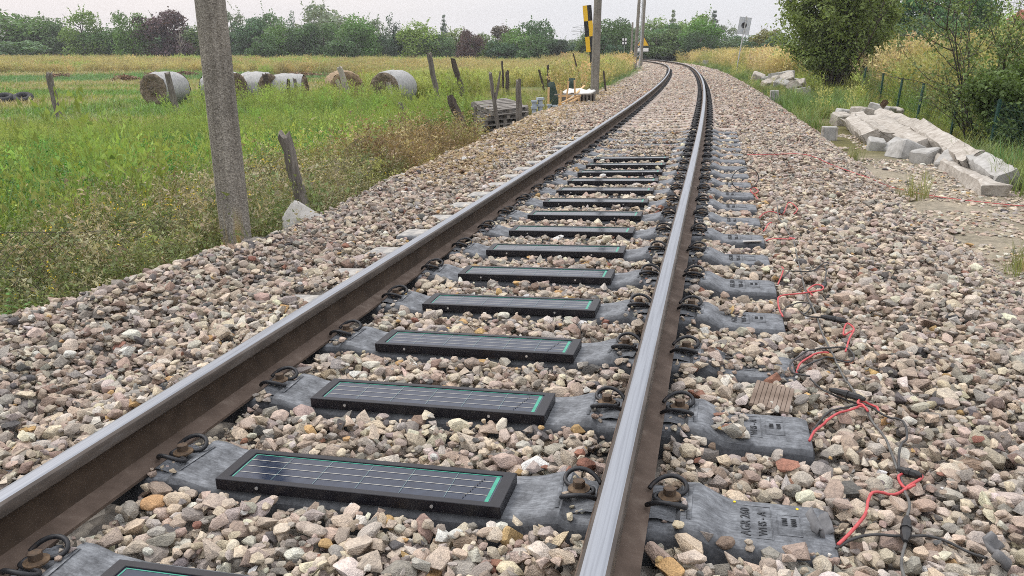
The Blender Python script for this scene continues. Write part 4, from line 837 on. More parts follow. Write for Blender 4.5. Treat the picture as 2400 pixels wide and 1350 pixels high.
TREES = [(-76.6, 128.0, 7.26, 10.40, 'b', 'g1'), (-74.3, 132.0, 6.42, 6.79, 'b', 'g1'), (-69.5, 130.0, 5.87, 4.93, 'n', 'g2'), (-69.7, 118.0, 3.23, 7.67, 's', 'g3'), (-64.3, 126.0, 6.84, 6.14, 'w', 'g4'), (-68.5, 130.0, 5.26, 4.93, 'b', 'g2'), (-62.9, 128.0, 4.84, 5.90, 'b', 'g1'), (-61.2, 130.0, 4.01, 4.23, 's', 'g2'), (-55.1, 122.0, 6.85, 4.76, 'b', 'g5'), (-51.4, 124.0, 6.78, 7.05, 'b', 'p'), (-50.3, 130.0, 4.97, 4.23, 'b', 'g2'), (-47.7, 121.0, 5.21, 1.70, 'd', 'd'), (-47.6, 130.0, 4.76, 5.64, 'b', 'g1'), (-49.8, 150.0, 8.01, 5.69, 'w', 'f'), (-40.7, 130.0, 6.19, 5.28, 'b', 'g3'), (-37.6, 132.0, 6.92, 5.01, 'b', 'g1'), (-36.3, 122.0, 4.17, 3.97, 's', 'g2'), (-38.9, 150.0, 7.73, 3.74, 'n', 'f'), (-34.8, 128.0, 5.33, 5.20, 'b', 'g5'), (-31.6, 128.0, 5.34, 4.85, 'b', 'g2'), (-35.9, 165.0, 9.61, 10.01, 'b', 'f'), (-29.1, 130.0, 5.54, 5.99, 'b', 'g1'), (-22.8, 124.0, 5.82, 5.71, 'b', 'g5'), (-24.4, 120.0, 3.84, 3.90, 's', 'g2'), (-21.1, 130.0, 4.87, 4.23, 'b', 'g3'), (-25.0, 150.0, 6.67, 5.69, 'w', 'f'), (-17.9, 128.0, 6.76, 3.19, 'n', 'd2'), (-13.7, 126.0, 5.33, 5.60, 'b', 'g4'), (-16.2, 130.0, 4.45, 4.23, 'b', 'g1'), (-13.6, 170.0, 7.91, 2.95, 'c', 'c'), (-10.7, 125.0, 4.06, 4.74, 'b', 'g2'), (-5.8, 118.0, 4.41, 3.20, 'b', 'p'), (-8.9, 135.0, 4.70, 4.39, 'b', 'g4'), (-3.8, 128.0, 4.30, 3.47, 'b', 'g4'), (-1.8, 130.0, 5.19, 4.58, 'b', 'p2'), (1.0, 120.0, 4.70, 4.55, 'b', 'g5'), (3.9, 122.0, 5.69, 4.76, 'b', 'g3'), (2.7, 115.0, 3.99, 3.74, 's', 'g2'), (-1.1, 117.0, 3.51, 3.80, 's', 'd2'), (6.3, 122.0, 3.13, 3.97, 'b', 'd2'), (8.9, 128.0, 2.48, 3.47, 'b', 'd2'), (14.7, 220.0, 4.46, 4.77, 'w', 'f'), (10.6, 120.0, 3.58, 2.60, 'b', 'g1'), (12.8, 110.0, 5.31, 4.77, 'b', 'g2'), (9.5, 86.0, 3.12, 3.26, 'b', 'd2'), (10.6, 84.0, 2.51, 2.05, 's', 'd2'), (18.0, 130.0, 5.04, 4.23, 'b', 'g2'), (22.8, 135.0, 5.62, 5.12, 'b', 'g4'), (28.7, 150.0, 7.40, 2.44, 'c', 'f'), (23.6, 128.0, 4.89, 4.85, 'b', 'g2'), (29.5, 140.0, 6.45, 6.45, 'b', 'g4'), (23.6, 118.0, 3.99, 5.12, 'b', 'g1'), (24.1, 108.0, 4.45, 5.15, 'b', 'g5'), (22.5, 100.0, 3.38, 4.33, 'b', 'd2'), (35.9, 150.0, 7.12, 3.25, 'c', 'c'), (38.0, 150.0, 5.03, 4.88, 'w', 'f'), (28.6, 112.0, 2.80, 3.64, 's', 'g3'), (20.0, 122.0, 2.83, 3.97, 's', 'd2'), (32.0, 115.0, 3.10, 5.61, 'b', 'g3'), (31.7, 105.0, 3.12, 3.41, 'b', 'g6'), (36.2, 118.0, 3.89, 3.20, 'w', 'g6'), (27.2, 95.0, 2.21, 3.09, 's', 'd2'), (29.0, 90.0, 2.79, 2.93, 'b', 'g3'), (22.7, 78.0, 1.11, 2.54, 's', 'g3'), (22.3, 84.0, 1.46, 2.28, 's', 'y'), (26.0, 62.0, 3.66, 2.69, 'b', 'g5'), (26.1, 58.0, 4.14, 2.99, 'b', 'g2'), (24.5, 56.0, 3.20, 2.12, 'b', 'g4'), (27.7, 60.0, 3.14, 1.30, 'w', 'y'), (27.6, 56.0, 4.83, 3.64, 'b', 'g3'), (24.3, 50.0, 3.09, 2.44, 'b', 'g3'), (27.9, 52.0, 5.13, 3.10, 'b', 'g2'), (25.9, 50.0, 3.15, 2.44, 's', 'g3'), (30.1, 54.0, 4.49, 1.76, 'n', 'd2'), (34.8, 60.0, 3.44, 2.93, 'w', 'y2'), (37.5, 62.0, 2.80, 1.68, 's', 'g3')]
for q in range(26):
    a_ = .125 + .20 * q / 25; D_ = RNG.uniform(112, 150); TREES.append((a_ * D_, D_, RNG.uniform(3.2, 5.0) * (1 - .55 * sst(.205, .25, a_)), RNG.uniform(4.5, 7), 's' if q % 4 else 'b', ['g3', 'g1', 'g5', 'g2', 'g4'][q % 5]))
for q in range(12):
    a_ = .43 + .20 * q / 11; D_ = RNG.uniform(56, 66); TREES.append((a_ * D_, D_, RNG.uniform(2.4, 3.6), RNG.uniform(3, 4.4), 's' if q % 2 else 'b', ['g3', 'g1', 'g5', 'g2'][q % 4]))
for q in range(46):                                                   # filler hedge behind the front row
    a_ = -.70 + .86 * q / 45 + RNG.normal(0, .006); D_ = RNG.uniform(134, 142); TREES.append((a_ * D_, D_, RNG.uniform(3.4, 5.2) * (1 - .32 * sst(-.25, .12, a_)), RNG.uniform(5.5, 8), 's' if q % 3 else 'b', ['g2', 'd2', 'g1', 'g3'][q % 4]))
DESC = dict(b='rounded', n='narrow upright', s='low bushy', w='loose airy', c='dark tiered cedar-like'); TDESC = dict(g1='mid green', g2='deep green', g3='dull green', g4='yellowish green', g5='bright green', g6='olive', p='dark purple', p2='purplish brown', d2='blackish green', f='pale faded green', c='blue green', y='straw yellow', y2='lime green')
order = sorted(range(len(TREES)), key=lambda i: TREES[i][0] / TREES[i][1]); seen = {}; labels = {}
for i in order:
    x, y, h, w, k, t = TREES[i]; ar = x / y; where = 'in the far field hedge' if ar < .08 else ('behind the track bend' if ar < .24 else ('behind the white sign' if ar < .40 else 'on the grassy embankment'))
    if k == 'd': labels[i] = ('bare dead pale tree beside the dark purple tree in the far hedge', 'tree'); continue
    noun = 'bush' if k == 's' else 'tree'; base = '%s %s %s %s' % (DESC[k], TDESC[t], noun, where); seen.setdefault(base, []).append(i); labels[i] = (base, noun)
for base, m in seen.items():
    if len(m) > 1:
        for q, i in enumerate(m): labels[i] = ('%s, %s from west' % (base, ORD[q]), labels[i][1])
for i, (x, y, h, w, k, t) in enumerate(TREES):
    z = float(G(np.array([x]), np.array([y]))[0]); lab, noun = labels[i]
    r = empty('dead_tree' if k == 'd' else ('bush' if k == 's' else ('cedar_tree' if k == 'c' else 'tree')), (x, y, z - .1), RNG.uniform(0, 6.28)); tag(r, lab, noun, 'trees and bushes round the field and the track'); r.scale = (w * 1.42, w * 1.42, h * 1.13)
    if k == 'd': link('trunk', DEADWOOD, r); continue
    c = link('crown', CROWN[k][i % len(CROWN[k])], r); c['col'] = [float(q * 2.1 * RNG.normal(1, .06)) for q in TINT[t]]
    if y > 30: link('trunk', TRUNK[i % 3], r)
# ------------------------------------------------------------------ detailed shrubs near the track
def branchy(name, label, cat, x, y, h, w, tint, seed, nst, leaf, per, lean=.30, low=0.0, droop=.0):
    rg = R_(seed); z0 = float(G(np.array([x]), np.array([y]))[0]) - .05; r = empty(name, (x, y, z0)); tag(r, label, cat)
    st = MB(); V = []; var = []
    def twig(a, d, L, rad, lvl):
        n = 6; p = [a]; dd = d / np.linalg.norm(d)
        for i in range(n):
            dd = dd + rg.normal(0, .13, 3) + np.array([0, 0, .03 - droop]); dd /= np.linalg.norm(dd); p.append(p[-1] + dd * L / n)
        p = np.array(p); st.tube(p, np.linspace(rad, rad * .3, n + 1), 4 if lvl else 6, cap=False)
        if lvl < 2:
            for _ in range(8 if lvl == 0 else 5):
                i = rg.integers(1 if (lvl or low) else 2, n + 1); e = rg.normal(0, 1, 3); e[2] = abs(e[2]) * .6; twig(p[i], dd * .7 + e * .75, L * rg.uniform(.32, .55), rad * .45, lvl + 1)
        if lvl > 0:
            for _ in range(per):
                t = rg.uniform(.1, 1) * n; i = min(int(t), n - 1); c = p[i] + (p[i + 1] - p[i]) * (t - i) + rg.normal(0, leaf * 1.7, 3); V.append(c); var.append(0)
    for k in range(nst):
        a = k * 2.4 + rg.normal(0, .4); q = rg.uniform(.02, .22) * w; d = np.array([math.cos(a) * lean * rg.uniform(.2, 1.5), math.sin(a) * lean * rg.uniform(.2, 1.5), 1.])
        twig(np.array([q * math.cos(a) * .5, q * math.sin(a) * .5, 0]), d, h * rg.uniform(.55, 1.0), .012 + .004 * h, 0)
    st.build('stems', M_BARK, r, True)
    P = np.array(V); n = len(P); nr = rg.normal(0, 1, (n, 3)) + np.array([0, 0, .9]); nr /= np.linalg.norm(nr, axis=1)[:, None]; u = np.cross(nr, rg.normal(size=(n, 3))); u /= np.linalg.norm(u, axis=1)[:, None]; v = np.cross(nr, u); sz = (leaf * rg.uniform(.5, 1.2, n))[:, None]
    Q = np.stack([P - u * sz, P - v * sz * .55 + nr * sz * .12, P + u * sz, P + v * sz * .55 + nr * sz * .12], 1).reshape(-1, 3); lv = vnoise(P[:, 0] * 3 / w * 2, P[:, 2] * 3 / w * 2, seed)
    c = link('foliage', quick_mesh('foliage', Q, np.arange(4 * n).reshape(-1, 4), M_LEAF, False, (.7 + .6 * lv) * rg.uniform(.7, 1.3, n)), r); c['col'] = [float(q) for q in tint]; return r
branchy('tall_shrub', 'tall dense dark green shrub standing behind the far row of broken concrete lumps', 'shrub', 11.75, 30.3, 5.3, 2.9, (.23, .30, .105), 501, 24, .075, 62, .30, 1)
branchy('tall_shrub', 'dark leafy shrub with spindly shoots behind the green fence posts', 'shrub', 8.35, 14.6, 2.75, 1.5, (.14, .195, .07), 502, 10, .036, 15, .24, 1)
branchy('bramble_bush', 'low dense dark bramble bush spreading beside the long broken beams', 'bush', 8.75, 13.2, 1.35, 1.9, (.125, .185, .062), 503, 24, .042, 56, .75, 1, .03)
branchy('bramble_bush', 'dark bramble bush at the end of the longest broken beam', 'bush', 8.15, 10.6, 1.15, 1.35, (.14, .21, .07), 504, 17, .038, 44, .8, 1, .04)

# ------------------------------------------------------------------ poles, masts and signs
def pole(x, y, h, r0, lean, label, zb=None, flute=True):
    z = float(G(np.array([x]), np.array([y]))[0]) - .5 if zb is None else zb; b = MB(); n = 12 if r0 > .05 else 8; a = np.arange(n) * 2 * math.pi / n + .2; k = 24
    t = np.linspace(0, 1, k); V = []
    for q in t:
        rr = r0 * (1 - .32 * q); V.append(np.stack([rr * np.cos(a) + lean[0] * q * h, rr * np.sin(a) + lean[1] * q * h, 0 * a + q * h], 1))
    b.add(np.concatenate(V), [(i * n + j, i * n + (j + 1) % n, (i + 1) * n + (j + 1) % n, (i + 1) * n + j) for i in range(k - 1) for j in range(n)] + [tuple((k - 1) * n + j for j in range(n))])
    o = b.build('concrete_pole', M_POLE, smooth=True, auto=25); o.location = (x, y, z); return tag(o, label, 'pole', 'concrete poles along the track')
pb = T(5.32, -2.43, -.9); pole(float(pb[0]), float(pb[1]), 7.5, .112, (-.012, .004), 'closest speckled grey concrete pole, rising from the ballast edge in front of the hay bales', float(pb[2]))
pole(2.58, 25.8, 7.6, .142, (.012, 0), 'concrete pole with orange lichen at its foot, beside the wooden stakes')
pole(8.85, 60, 8.2, .135, (.028, 0), 'slim concrete pole in the golden grass just in front of the lattice mast')
pole(11.15, 72, 8.6, .14, (.022, 0), 'concrete pole partly hiding the yellow triangle sign')
pole(14.3, 100, 5.2, .14, (.012, 0), 'small distant concrete pole between the cross sign and the lattice mast')
def lattice(x, y, h, w, label, lean=0.0, arms=0, name='lattice_mast', z=None, wt=.5, thick=1.0):
    z = float(G(np.array([x]), np.array([y]))[0]) if z is None else z; r = empty(name, (x, y, z)); tag(r, label, 'mast'); r.rotation_euler = (0, lean, 0); f = MB()
    q = [(-1, -1), (1, -1), (1, 1), (-1, 1)]
    for a, b_ in q: f.tube([(a * w / 2, b_ * w / 2, 0), (a * w / 2 * wt, b_ * w / 2 * wt, h)], .028 * thick, 4)
    m = int(h / (w * 1.1)) + 1
    for i in range(m):
        for k in range(4):
            t0, t1 = i / m, (i + 1) / m; w0, w1 = w / 2 * (1 - (1 - wt) * t0), w / 2 * (1 - (1 - wt) * t1); a, c = q[k], q[(k + 1) % 4]
            if i % 2: a, c = c, a
            f.tube([(a[0] * w0, a[1] * w0, t0 * h), (c[0] * w1, c[1] * w1, t1 * h)], .016 * thick, 3)
    f.build('frame', M_GALV, r)
    for k in range(arms):
        g = MB(); zz = h * (.98 - .13 * k); L = w * (1.5 - .2 * abs(k - 1))
        for s_ in (-1, 1): g.tube([(0, 0, zz + .3 * w), (s_ * L, 0, zz)], .04 * thick, 4); g.tube([(0, 0, zz - .05 * w), (s_ * L, 0, zz)], .04 * thick, 4)
        g.build('cross_arm', M_GALV, r)
    return r
lattice(9.95, 66, 8.5, .34, 'slim white lattice mast between two concrete poles', .016, wt=.95)
lattice(17.05, 130, 6.1, .62, 'two-legged lattice mast above the trees beyond the cross sign', .01, wt=.9, thick=1.6)
lattice(33.6, 400, 12.5, 3.6, 'faint distant power pylon over the hedge by the chequered board', 0, 3, 'power_pylon', wt=.25, thick=2.4)
lattice(107.2, 180, 11.4, 2.6, 'power pylon behind the red house in the upper corner', .0, 3, 'power_pylon', wt=.3, thick=1.6)

def chequer(x, y):
    z = float(G(np.array([x]), np.array([y]))[0]); r = empty('chequered_board', (x, y, z)); r.rotation_euler = (0, -.105, -.05); tag(r, 'tall yellow and black chequered board leaning beside a concrete pole', 'sign')
    p = MB(); p.box((0, .05, .85), (.09, .06, 1.9)); p.build('post', M_SIGNBLK, r)
    b = MB(); b.box((0, .012, 2.67), (.352, .02, 1.80)); b.build('backing', M_SIGNBLK, r)
    for i in range(3):
        for k in range(2):
            c = MB(); c.box(((k - .5) * .174, -.004, 2.07 + i * .60), (.174, .008, .598)); c.build('square', M_SIGNYEL if (i + k) % 2 == 0 else M_SIGNBLK, r)
chequer(3.40, 34.0)
def post_sign(name, x, y, h, label, build, lean=(0, 0), rz=0, pm=None, pr=.035):
    z = float(G(np.array([x]), np.array([y]))[0]); r = empty(name, (x, y, z)); r.rotation_euler = (lean[1], lean[0], rz); tag(r, label, 'sign'); p = MB(); p.tube([(0, 0, -.2), (0, 0, h)], pr, 8); p.build('post', pm or M_GALV, r); build(r, h); return r
def white_back(r, h):
    b = MB(); b.box((-.02, .06, h - .56), (.72, .02, .98)); b.build('plate', M_SIGNBACK, r, bevel=.004)
    b = MB(); b.box((-.02, .045, h - .06), (.72, .012, .012)); b.box((-.02, .045, h - 1.06), (.72, .012, .012)); b.box((-.375, .045, h - .56), (.012, .012, 1.0)); b.box((.335, .045, h - .56), (.012, .012, 1.0)); b.build('rim', M_GALV, r)
    c = MB(); c.cyl((-.04, .045, h - .53), .165, .012, 18, 0, Matrix.Rotation(math.pi / 2, 4, 'X')); c.build('disc', M_SIGNBLK, r); c = MB(); c.tube([(-.03, .03, h - .42), (-.01, .03, h - .24)], .025, 5); c.build('pointer', M_SIGNBLK, r)
post_sign('track_sign', 14.02, 52.0, 3.55, 'pale grey rectangular sign with a black disc on a leaning post', white_back, (.115, 0), -.12)
def cross(r, h):
    b = MB(); b.box((0, -.05, h - .42), (.62, .03, .84)); b.build('plate', M_SIGNBLK, r)
    for a in (-1, 1):
        for c in (-1, 1):
            q = MB(); q.box((a * .165, -.068, h - .42 + c * .215), (.20, .006, .27)); q.build('white_field', M_SIGNWHT, r)
post_sign('track_sign', 14.12, 105.0, 3.0, 'small black sign with a white-edged cross beside the track far away', cross)
def triangle(r, h):
    b = MB(); b.add([(-.62, -.05, h - .75), (.62, -.05, h - .75), (0, -.05, h + .25), (-.62, -.02, h - .75), (.62, -.02, h - .75), (0, -.02, h + .25)], [(0, 1, 2), (5, 4, 3), (0, 3, 4, 1), (1, 4, 5, 2), (2, 5, 3, 0)]); b.build('plate', M_SIGNYEL, r)
    q = MB()
    for a, c in (((-.62, h - .75), (.62, h - .75)), ((.62, h - .75), (0, h + .25)), ((0, h + .25), (-.62, h - .75))): q.tube([(a[0], -.06, a[1]), (c[0], -.06, c[1])], .045, 4)
    q.build('border', M_SIGNBLK, r); w = MB(); w.box((0, -.06, h - 1.08), (1.24, .03, .46)); w.build('lower_plate', M_SIGNBLK, r); w = MB(); w.box((0, -.08, h - 1.08), (1.06, .01, .32)); w.build('white_field', M_SIGNWHT, r)
post_sign('track_sign', 12.62, 80.5, 2.75, 'yellow triangle sign over a white plate half hidden by a concrete pole', triangle)

# red house at the edge of the view
r = empty('red_house', (70.5, 110, 1.0)); tag(r, 'red walled house just showing above the bushes in the upper corner', 'house')
b = MB(); b.box((0, 0, 2.1), (8, 7, 4.2)); b.build('wall', M_REDWALL, r)
b = MB(); b.add([(-4.4, -3.9, 4.2), (4.4, -3.9, 4.2), (4.4, 3.9, 4.2), (-4.4, 3.9, 4.2), (-4.4, 0, 5.6), (4.4, 0, 5.6)], [(0, 1, 5, 4), (2, 3, 4, 5), (1, 2, 5), (3, 0, 4), (3, 2, 1, 0)]); b.build('roof', M_REDWALL, r)
for q in (-2.4, 0, 2.4):
    b = MB(); b.box((q, -3.52, 2.6), (.9, .06, 1.3)); b.build('window', M_BLACK, r)

# ------------------------------------------------------------------ fences
def old_post(x, y, z, dx, dz, r, label, m=None, fork=False, dy=0.0, split=True, stub=.35):
    rg = R_(int(abs(x * 1000 + y * 77)) % 100000); b = MB(); n = 9; a = np.arange(n) * 2 * math.pi / n; k = 9; V = []; base = rg.uniform(.75, 1.15, n)
    H = dz + stub
    for i in range(k):
        q = i / (k - 1); jit = rg.uniform(.9, 1.1, n); rr = r * base * jit * (1.12 - .2 * q); zz = q * H + (rg.uniform(-.09, .05, n) * min(1, r * 12) if i == k - 1 and split else 0)
        c = np.array([dx * max(q * H - stub, 0) / dz, dy * max(q * H - stub, 0) / dz]) + rg.normal(0, r * .10, 2); V.append(np.stack([rr * np.cos(a) + c[0], rr * np.sin(a) + c[1], 0 * a + zz - stub], 1))
    b.add(np.concatenate(V), [(i * n + j, i * n + (j + 1) % n, (i + 1) * n + (j + 1) % n, (i + 1) * n + j) for i in range(k - 1) for j in range(n)] + [tuple((k - 1) * n + j for j in range(n))])
    if fork: b.tube([(dx * .55, dy * .5, dz * .5), (dx * .4 + .06, dy * .7, dz * .75), (dx * .3 + .10, dy, dz * 1.02)], [r * .8, r * .7, r * .35], 6)
    o = b.build('fence_post', m or M_WOODGREY, smooth=True, auto=40); o.location = (x, y, z); return tag(o, label, 'fence post', 'old wooden fence posts')
FP = [(-13.94, 25.30, -.85, .07 - .2, 1.28, .084, 'lone grey fence post in the mown meadow near the old tyres', None), (-10.63, 26.2, -.84, -.2, 1.25, .085, 'weathered post in front of the hay bale with the open brown end', None), (-8.45, 29.1, -.8, -.18, 1.14, .085, 'dark split post in front of the third bale past the concrete pole', 1),
      (-8.0, 29.6, -.8, .03, .95, .06, 'dark stub leaning against the split post between two bales', 1), (-8.83 + .95, 30.55, -.8, -.1, .95, .055, 'thin post in front of the side-on net-wrapped bale', None), (-5.87, 30.4, -.77, -.38, 1.32, .092, 'pale propped post leaning across the straw bale', 2), (-6.3, 31.4, -.76, -.28, .82, .068, 'shorter pale prop next to the leaning pale post at the straw bale', 2),
      (-7.12, 31.8, -.77, 0, .42, .055, 'short black stump in the grass before the straw bale', 1), (-4.35, 30.6, -.76, -.20, .80, .075, 'pale post leaning on the bale with the dark round end', 2), (-1.94, 22.95, -.8, -.3, 1.72, .070, 'tallest grey post with a splintered white tip', None), (-1.67, 30.5, -.74, -.45, 1.5, .09, 'dark post leaning far over, with a thin spike on top', 1),
      (-.36, 38.65, -.73, -.07, 1.38, .045, 'thin rod standing against a stout post in the tall grass', 1), (-.18, 38.4, -.73, -.02, 1.0, .082, 'stout post standing against a thin rod in the tall grass', 1), (-1.03, 18.35, -.76, -.3, .86, .108, 'thick broken reddish brown post stump leaning over the brambles', 3), (-2.74, 21.0, -.8, -.1, .62, .058, 'short grey post at the upper edge of the brambles', None),
      (-2.45, 21.4, -.8, 0, .38, .06, 'low dark stub beside the short grey post above the brambles', 3), (-.30, 19.3, -.75, -.19, 1.28, .040, 'forked branch post standing in front of the pallets', None), (.18, 19.35, -.75, -.02, 1.15, .062, 'straight post at the corner of the pallet stack', None), (2.0, 45, -.66, -.03, 1.1, .07, 'small far post in the grass behind the stakes', 1), (1.61, 40.5, -.67, -.25, .95, .045, 'thin slanting post in the grass behind the stakes', 1),
      (1.42, 24.8, -.66, -.28, .85, .06, 'dark post leaning by the green sheet behind the stakes', 3), (2.0, 33, -.66, -.28, .95, .045, 'thin dark stick in the grass just above the green sheet', 1), (2.72, 30, -.6, -.48, 1.55, .028, 'long thin rod slanting in the grass before the lichened pole', 1), (4.6, 46, -.58, -.25, .85, .06, 'small dark post close to the lichened concrete pole', 1), (3.25, 28.2, -.52, -.12, .95, .03, 'thin stick standing just behind the lichened concrete pole', 1),
      (-.87, 19.5, -.77, .02, .62, .032, 'thin short stick beside the pallet stack', None)]
for x, y, z, dx, dz, r, lab, m in FP: old_post(x, y, z, dx * 1.05, dz * 1.1, r * 1.18, lab, [M_WOODGREY, M_WOODDARK, M_WOODPALE, M_WOODDARK][m or 0], 'forked' in lab)
lp = T(6.75, -2.72, 0); old_post(float(lp[0]) + .15, float(lp[1]), float(lp[2]) - .55, -.19, 1.02, .055, 'dark weathered post leaning behind the white slab at the ballast edge', M_WOODGREY, stub=.3)
# rusty wire netting along the old fence
def netting(name, P, h, cell, rad, m, label, sag=.1, square=False):
    P = np.array(P, float); d = np.r_[0, np.cumsum(np.hypot(*np.diff(P[:, :2], axis=0).T))]; L = d[-1]; b = MB(); rg = R_(5)
    def at(u, v):
        x = np.interp(u, d, P[:, 0]); y = np.interp(u, d, P[:, 1]); z = np.interp(u, d, P[:, 2]); q = vnoise(np.array([u * .7]), np.array([v * 1.1]), 61)[0] - .5; hh = h * (1 - sag * (1 + math.sin(u * 2.1)) / 2); return (x + q * .14 * (not square), y + q * .14 * (not square), z + v * hh)
    if square:
        for i in range(int(L / cell) + 1): b.tube([at(i * cell, 0), at(i * cell, 1)], rad, 3, cap=False)
        for k in range(int(h / (cell * 1.6)) + 1): b.tube([at(u, k * cell * 1.6 / h) for u in np.linspace(0, L, 8)], rad, 3, cap=False)
    else:
        n = int(L / cell); w = h
        for s_ in (-1, 1):
            for i in range(-int(h / cell), n + int(h / cell)):
                u0 = i * cell; pts = [(u0 + s_ * v * h * 1.0, v) for v in np.linspace(0, 1, 6)]; pts = [(u, v) for u, v in pts if 0 <= u <= L]
                if len(pts) > 1: b.tube([at(u, v) for u, v in pts], rad, 3, cap=False)
        b.tube([at(u, 1) for u in np.linspace(0, L, 24)], rad * 1.5, 3, cap=False)
    r = empty(name, tuple(P[0])); tag(r, label, 'fence'); o = b.build('wire_mesh', m, r); o.location = -Vector(P[0]); tag(o, kind='stuff'); return r
W_ = [T(s, -edge_l(s) - .75, 0) for s in np.linspace(1.5, 13.5, 14)]
netting('wire_fence', [(p[0], p[1], float(G(p[:1], p[1:2])[0]) + .02) for p in W_], .88, .085, .0016, M_RUSTWIRE, 'sagging rusty wire netting running through the dry weeds beside the ballast', .25)
GP = [(11.25, 26.6), (9.95, 22.3), (9.55, 20.4), (9.05, 18.3), (8.4, 15.6), (7.6, 12.9), (6.62, 10.15)]
GZp = [float(G(np.array([x]), np.array([y]))[0]) for x, y in GP]
GL = ['smallest dark green fence post, next to the tall dense shrub', 'second dark green fence post counting from the tall dense shrub', 'third dark green fence post counting from the tall dense shrub', 'dark green fence post behind the upper end of the rubble heap', 'dark green fence post hidden in the spindly shrub', 'dark green fence post inside the low bramble bush', 'dark green fence post past the end of the longest beam']
for (x, y), z, lab in zip(GP, GZp, GL):
    b = MB(); b.box((0, 0, .33), (.045, .035, 1.32)); b.box((.0, .022, .33), (.012, .02, 1.32)); o = b.build('wire_fence_post', M_GREENWIRE); o.location = (x, y, z); o.rotation_euler = (.02, .05 + .02 * RNG.normal(), .3); tag(o, lab, 'fence post', 'green metal fence posts')
netting('green_wire_fence', [(x, y + .03, z + .02) for (x, y), z in zip(GP, GZp)], .95, .075, .0013, M_GREENWIRE, 'fine green wire mesh fence between the green posts', 0, True)

# ------------------------------------------------------------------ hay bales, hay heaps, tyres
def bale(x, y, yaw, R, L, label, straw=False, seed=0):
    rg = R_(900 + seed); z = float(G(np.array([x]), np.array([y]))[0]); r = empty('hay_bale', (x, y, z), yaw); tag(r, label, 'hay bale', 'round hay bales in the meadow'); n = 40; k = 9; a = np.arange(n) * 2 * math.pi / n; V = []
    for i in range(k):
        q = i / (k - 1); rr = R * (1 - .10 * (2 * q - 1) ** 4) * (1 + .022 * rg.normal(size=n) + .012 * rg.normal()); zc = rr * np.sin(a) * .94; V.append(np.stack([0 * a + (q - .5) * L, rr * np.cos(a) * 1.03, np.maximum(zc + R * .9, -.02)], 1))
    b = MB(); b.add(np.concatenate(V), [(i * n + (j + 1) % n, i * n + j, (i + 1) * n + j, (i + 1) * n + (j + 1) % n) for i in range(k - 1) for j in range(n)]); b.f = [q[::-1] for q in b.f]
    b.build('net_wrap', M_STRAW if straw else M_NET, r, smooth=True)
    for s_ in (-1, 1):
        e = MB(); V = []; rows = 7
        for i in range(rows):
            rr = R * .905 * (1 - i / rows) ; V.append(np.stack([0 * a + s_ * (L / 2 + .015 + .035 * math.sin(i * 1.3) + .02 * rg.normal(size=n)), rr * np.cos(a) * 1.03, np.maximum(rr * np.sin(a) * .94 + R * .9, 0)], 1))
        V.append(np.array([[s_ * (L / 2 + .02), 0, R * .9]])); F = [(i * n + j, i * n + (j + 1) % n, (i + 1) * n + (j + 1) % n, (i + 1) * n + j) for i in range(rows - 1) for j in range(n)] + [((rows - 1) * n + j, (rows - 1) * n + (j + 1) % n, rows * n) for j in range(n)]
        if s_ < 0: F = [f[::-1] for f in F]
        e.add(np.concatenate(V), F); e.build('end_face', M_HAYDARK if not straw else M_STRAW, r, smooth=True)
        w = MB(); V2 = []; 
        for _ in range(260):
            t = rg.uniform(0, 6.28); q = R * .88 * math.sqrt(rg.random()); p = np.array([s_ * (L / 2 + .03), q * math.cos(t), max(q * math.sin(t) * .94 + R * .9, .02)]); d = rg.normal(0, .09, 3); d[0] = s_ * abs(d[0]) * .6; u = rg.normal(0, .007, 3); w.add([p + u, p - u, p + d], [(0, 1, 2)])
        w.build('loose_straw', M_STRAW if rg.random() < 2 else M_HAYDARK, r)['kind'] = 'stuff'
    return r
def face_to(x, y, deg): return math.atan2(-y, -x) + math.radians(deg)
BL = [(-13.05, 31.2, -42, .66, 1.25, 'net-wrapped bale with its dark brown open end towards the meadow side, first in the row'), (-11.2, 32.2, 52, .66, 1.25, 'net-wrapped bale half hidden behind the closest concrete pole'), (-10.2, 33.2, 46, .66, 1.22, 'net-wrapped bale just past the closest concrete pole, its end in deep shade'),
      (-9.0, 33.6, 76, .63, 1.2, 'net-wrapped bale seen side-on in the middle of the row'), (-6.55, 32.3, 12, .70, 1.2, 'loose straw-coloured bale with pale posts propped against it'), (-4.55, 32.0, -34, .70, 1.25, 'last bale of the row, large and grey with its dark round end facing the track')]
for q, (x, y, dg, R, L, lab) in enumerate(BL): bale(x, y, face_to(x, y, dg), R, L, lab, q == 4, q)
def heap(x, y, w, d, h, yaw, label, seed):
    rg = R_(950 + seed); z = float(G(np.array([x]), np.array([y]))[0]); V, F = [], []; n = 1500; k = 0
    for _ in range(n):
        a = rg.uniform(0, 6.28); q = math.sqrt(rg.random()); p = np.array([w / 2 * q * math.cos(a), d / 2 * q * math.sin(a), 0]); p[2] = h * (1 - q ** 2) * rg.uniform(.55, 1.05); e = rg.normal(0, .16, 3); e[2] *= .45; u = rg.normal(0, .022, 3); V += [p - e + u, p + e, p - e - u]; F.append((k, k + 1, k + 2)); k += 3
    o = link('hay_heap', quick_mesh('hay_heap', V, F, M_HAYHEAP, False, rg.uniform(.6, 1.5, n))); o.location = (x, y, z - .02); o.rotation_euler = (0, 0, yaw); o['col'] = [.24, .155, .105]; return tag(o, label, 'hay heap', 'heaps of cut hay in the meadow')
M_HAYHEAP = leaf_mat('cut_hay', .05, .9)
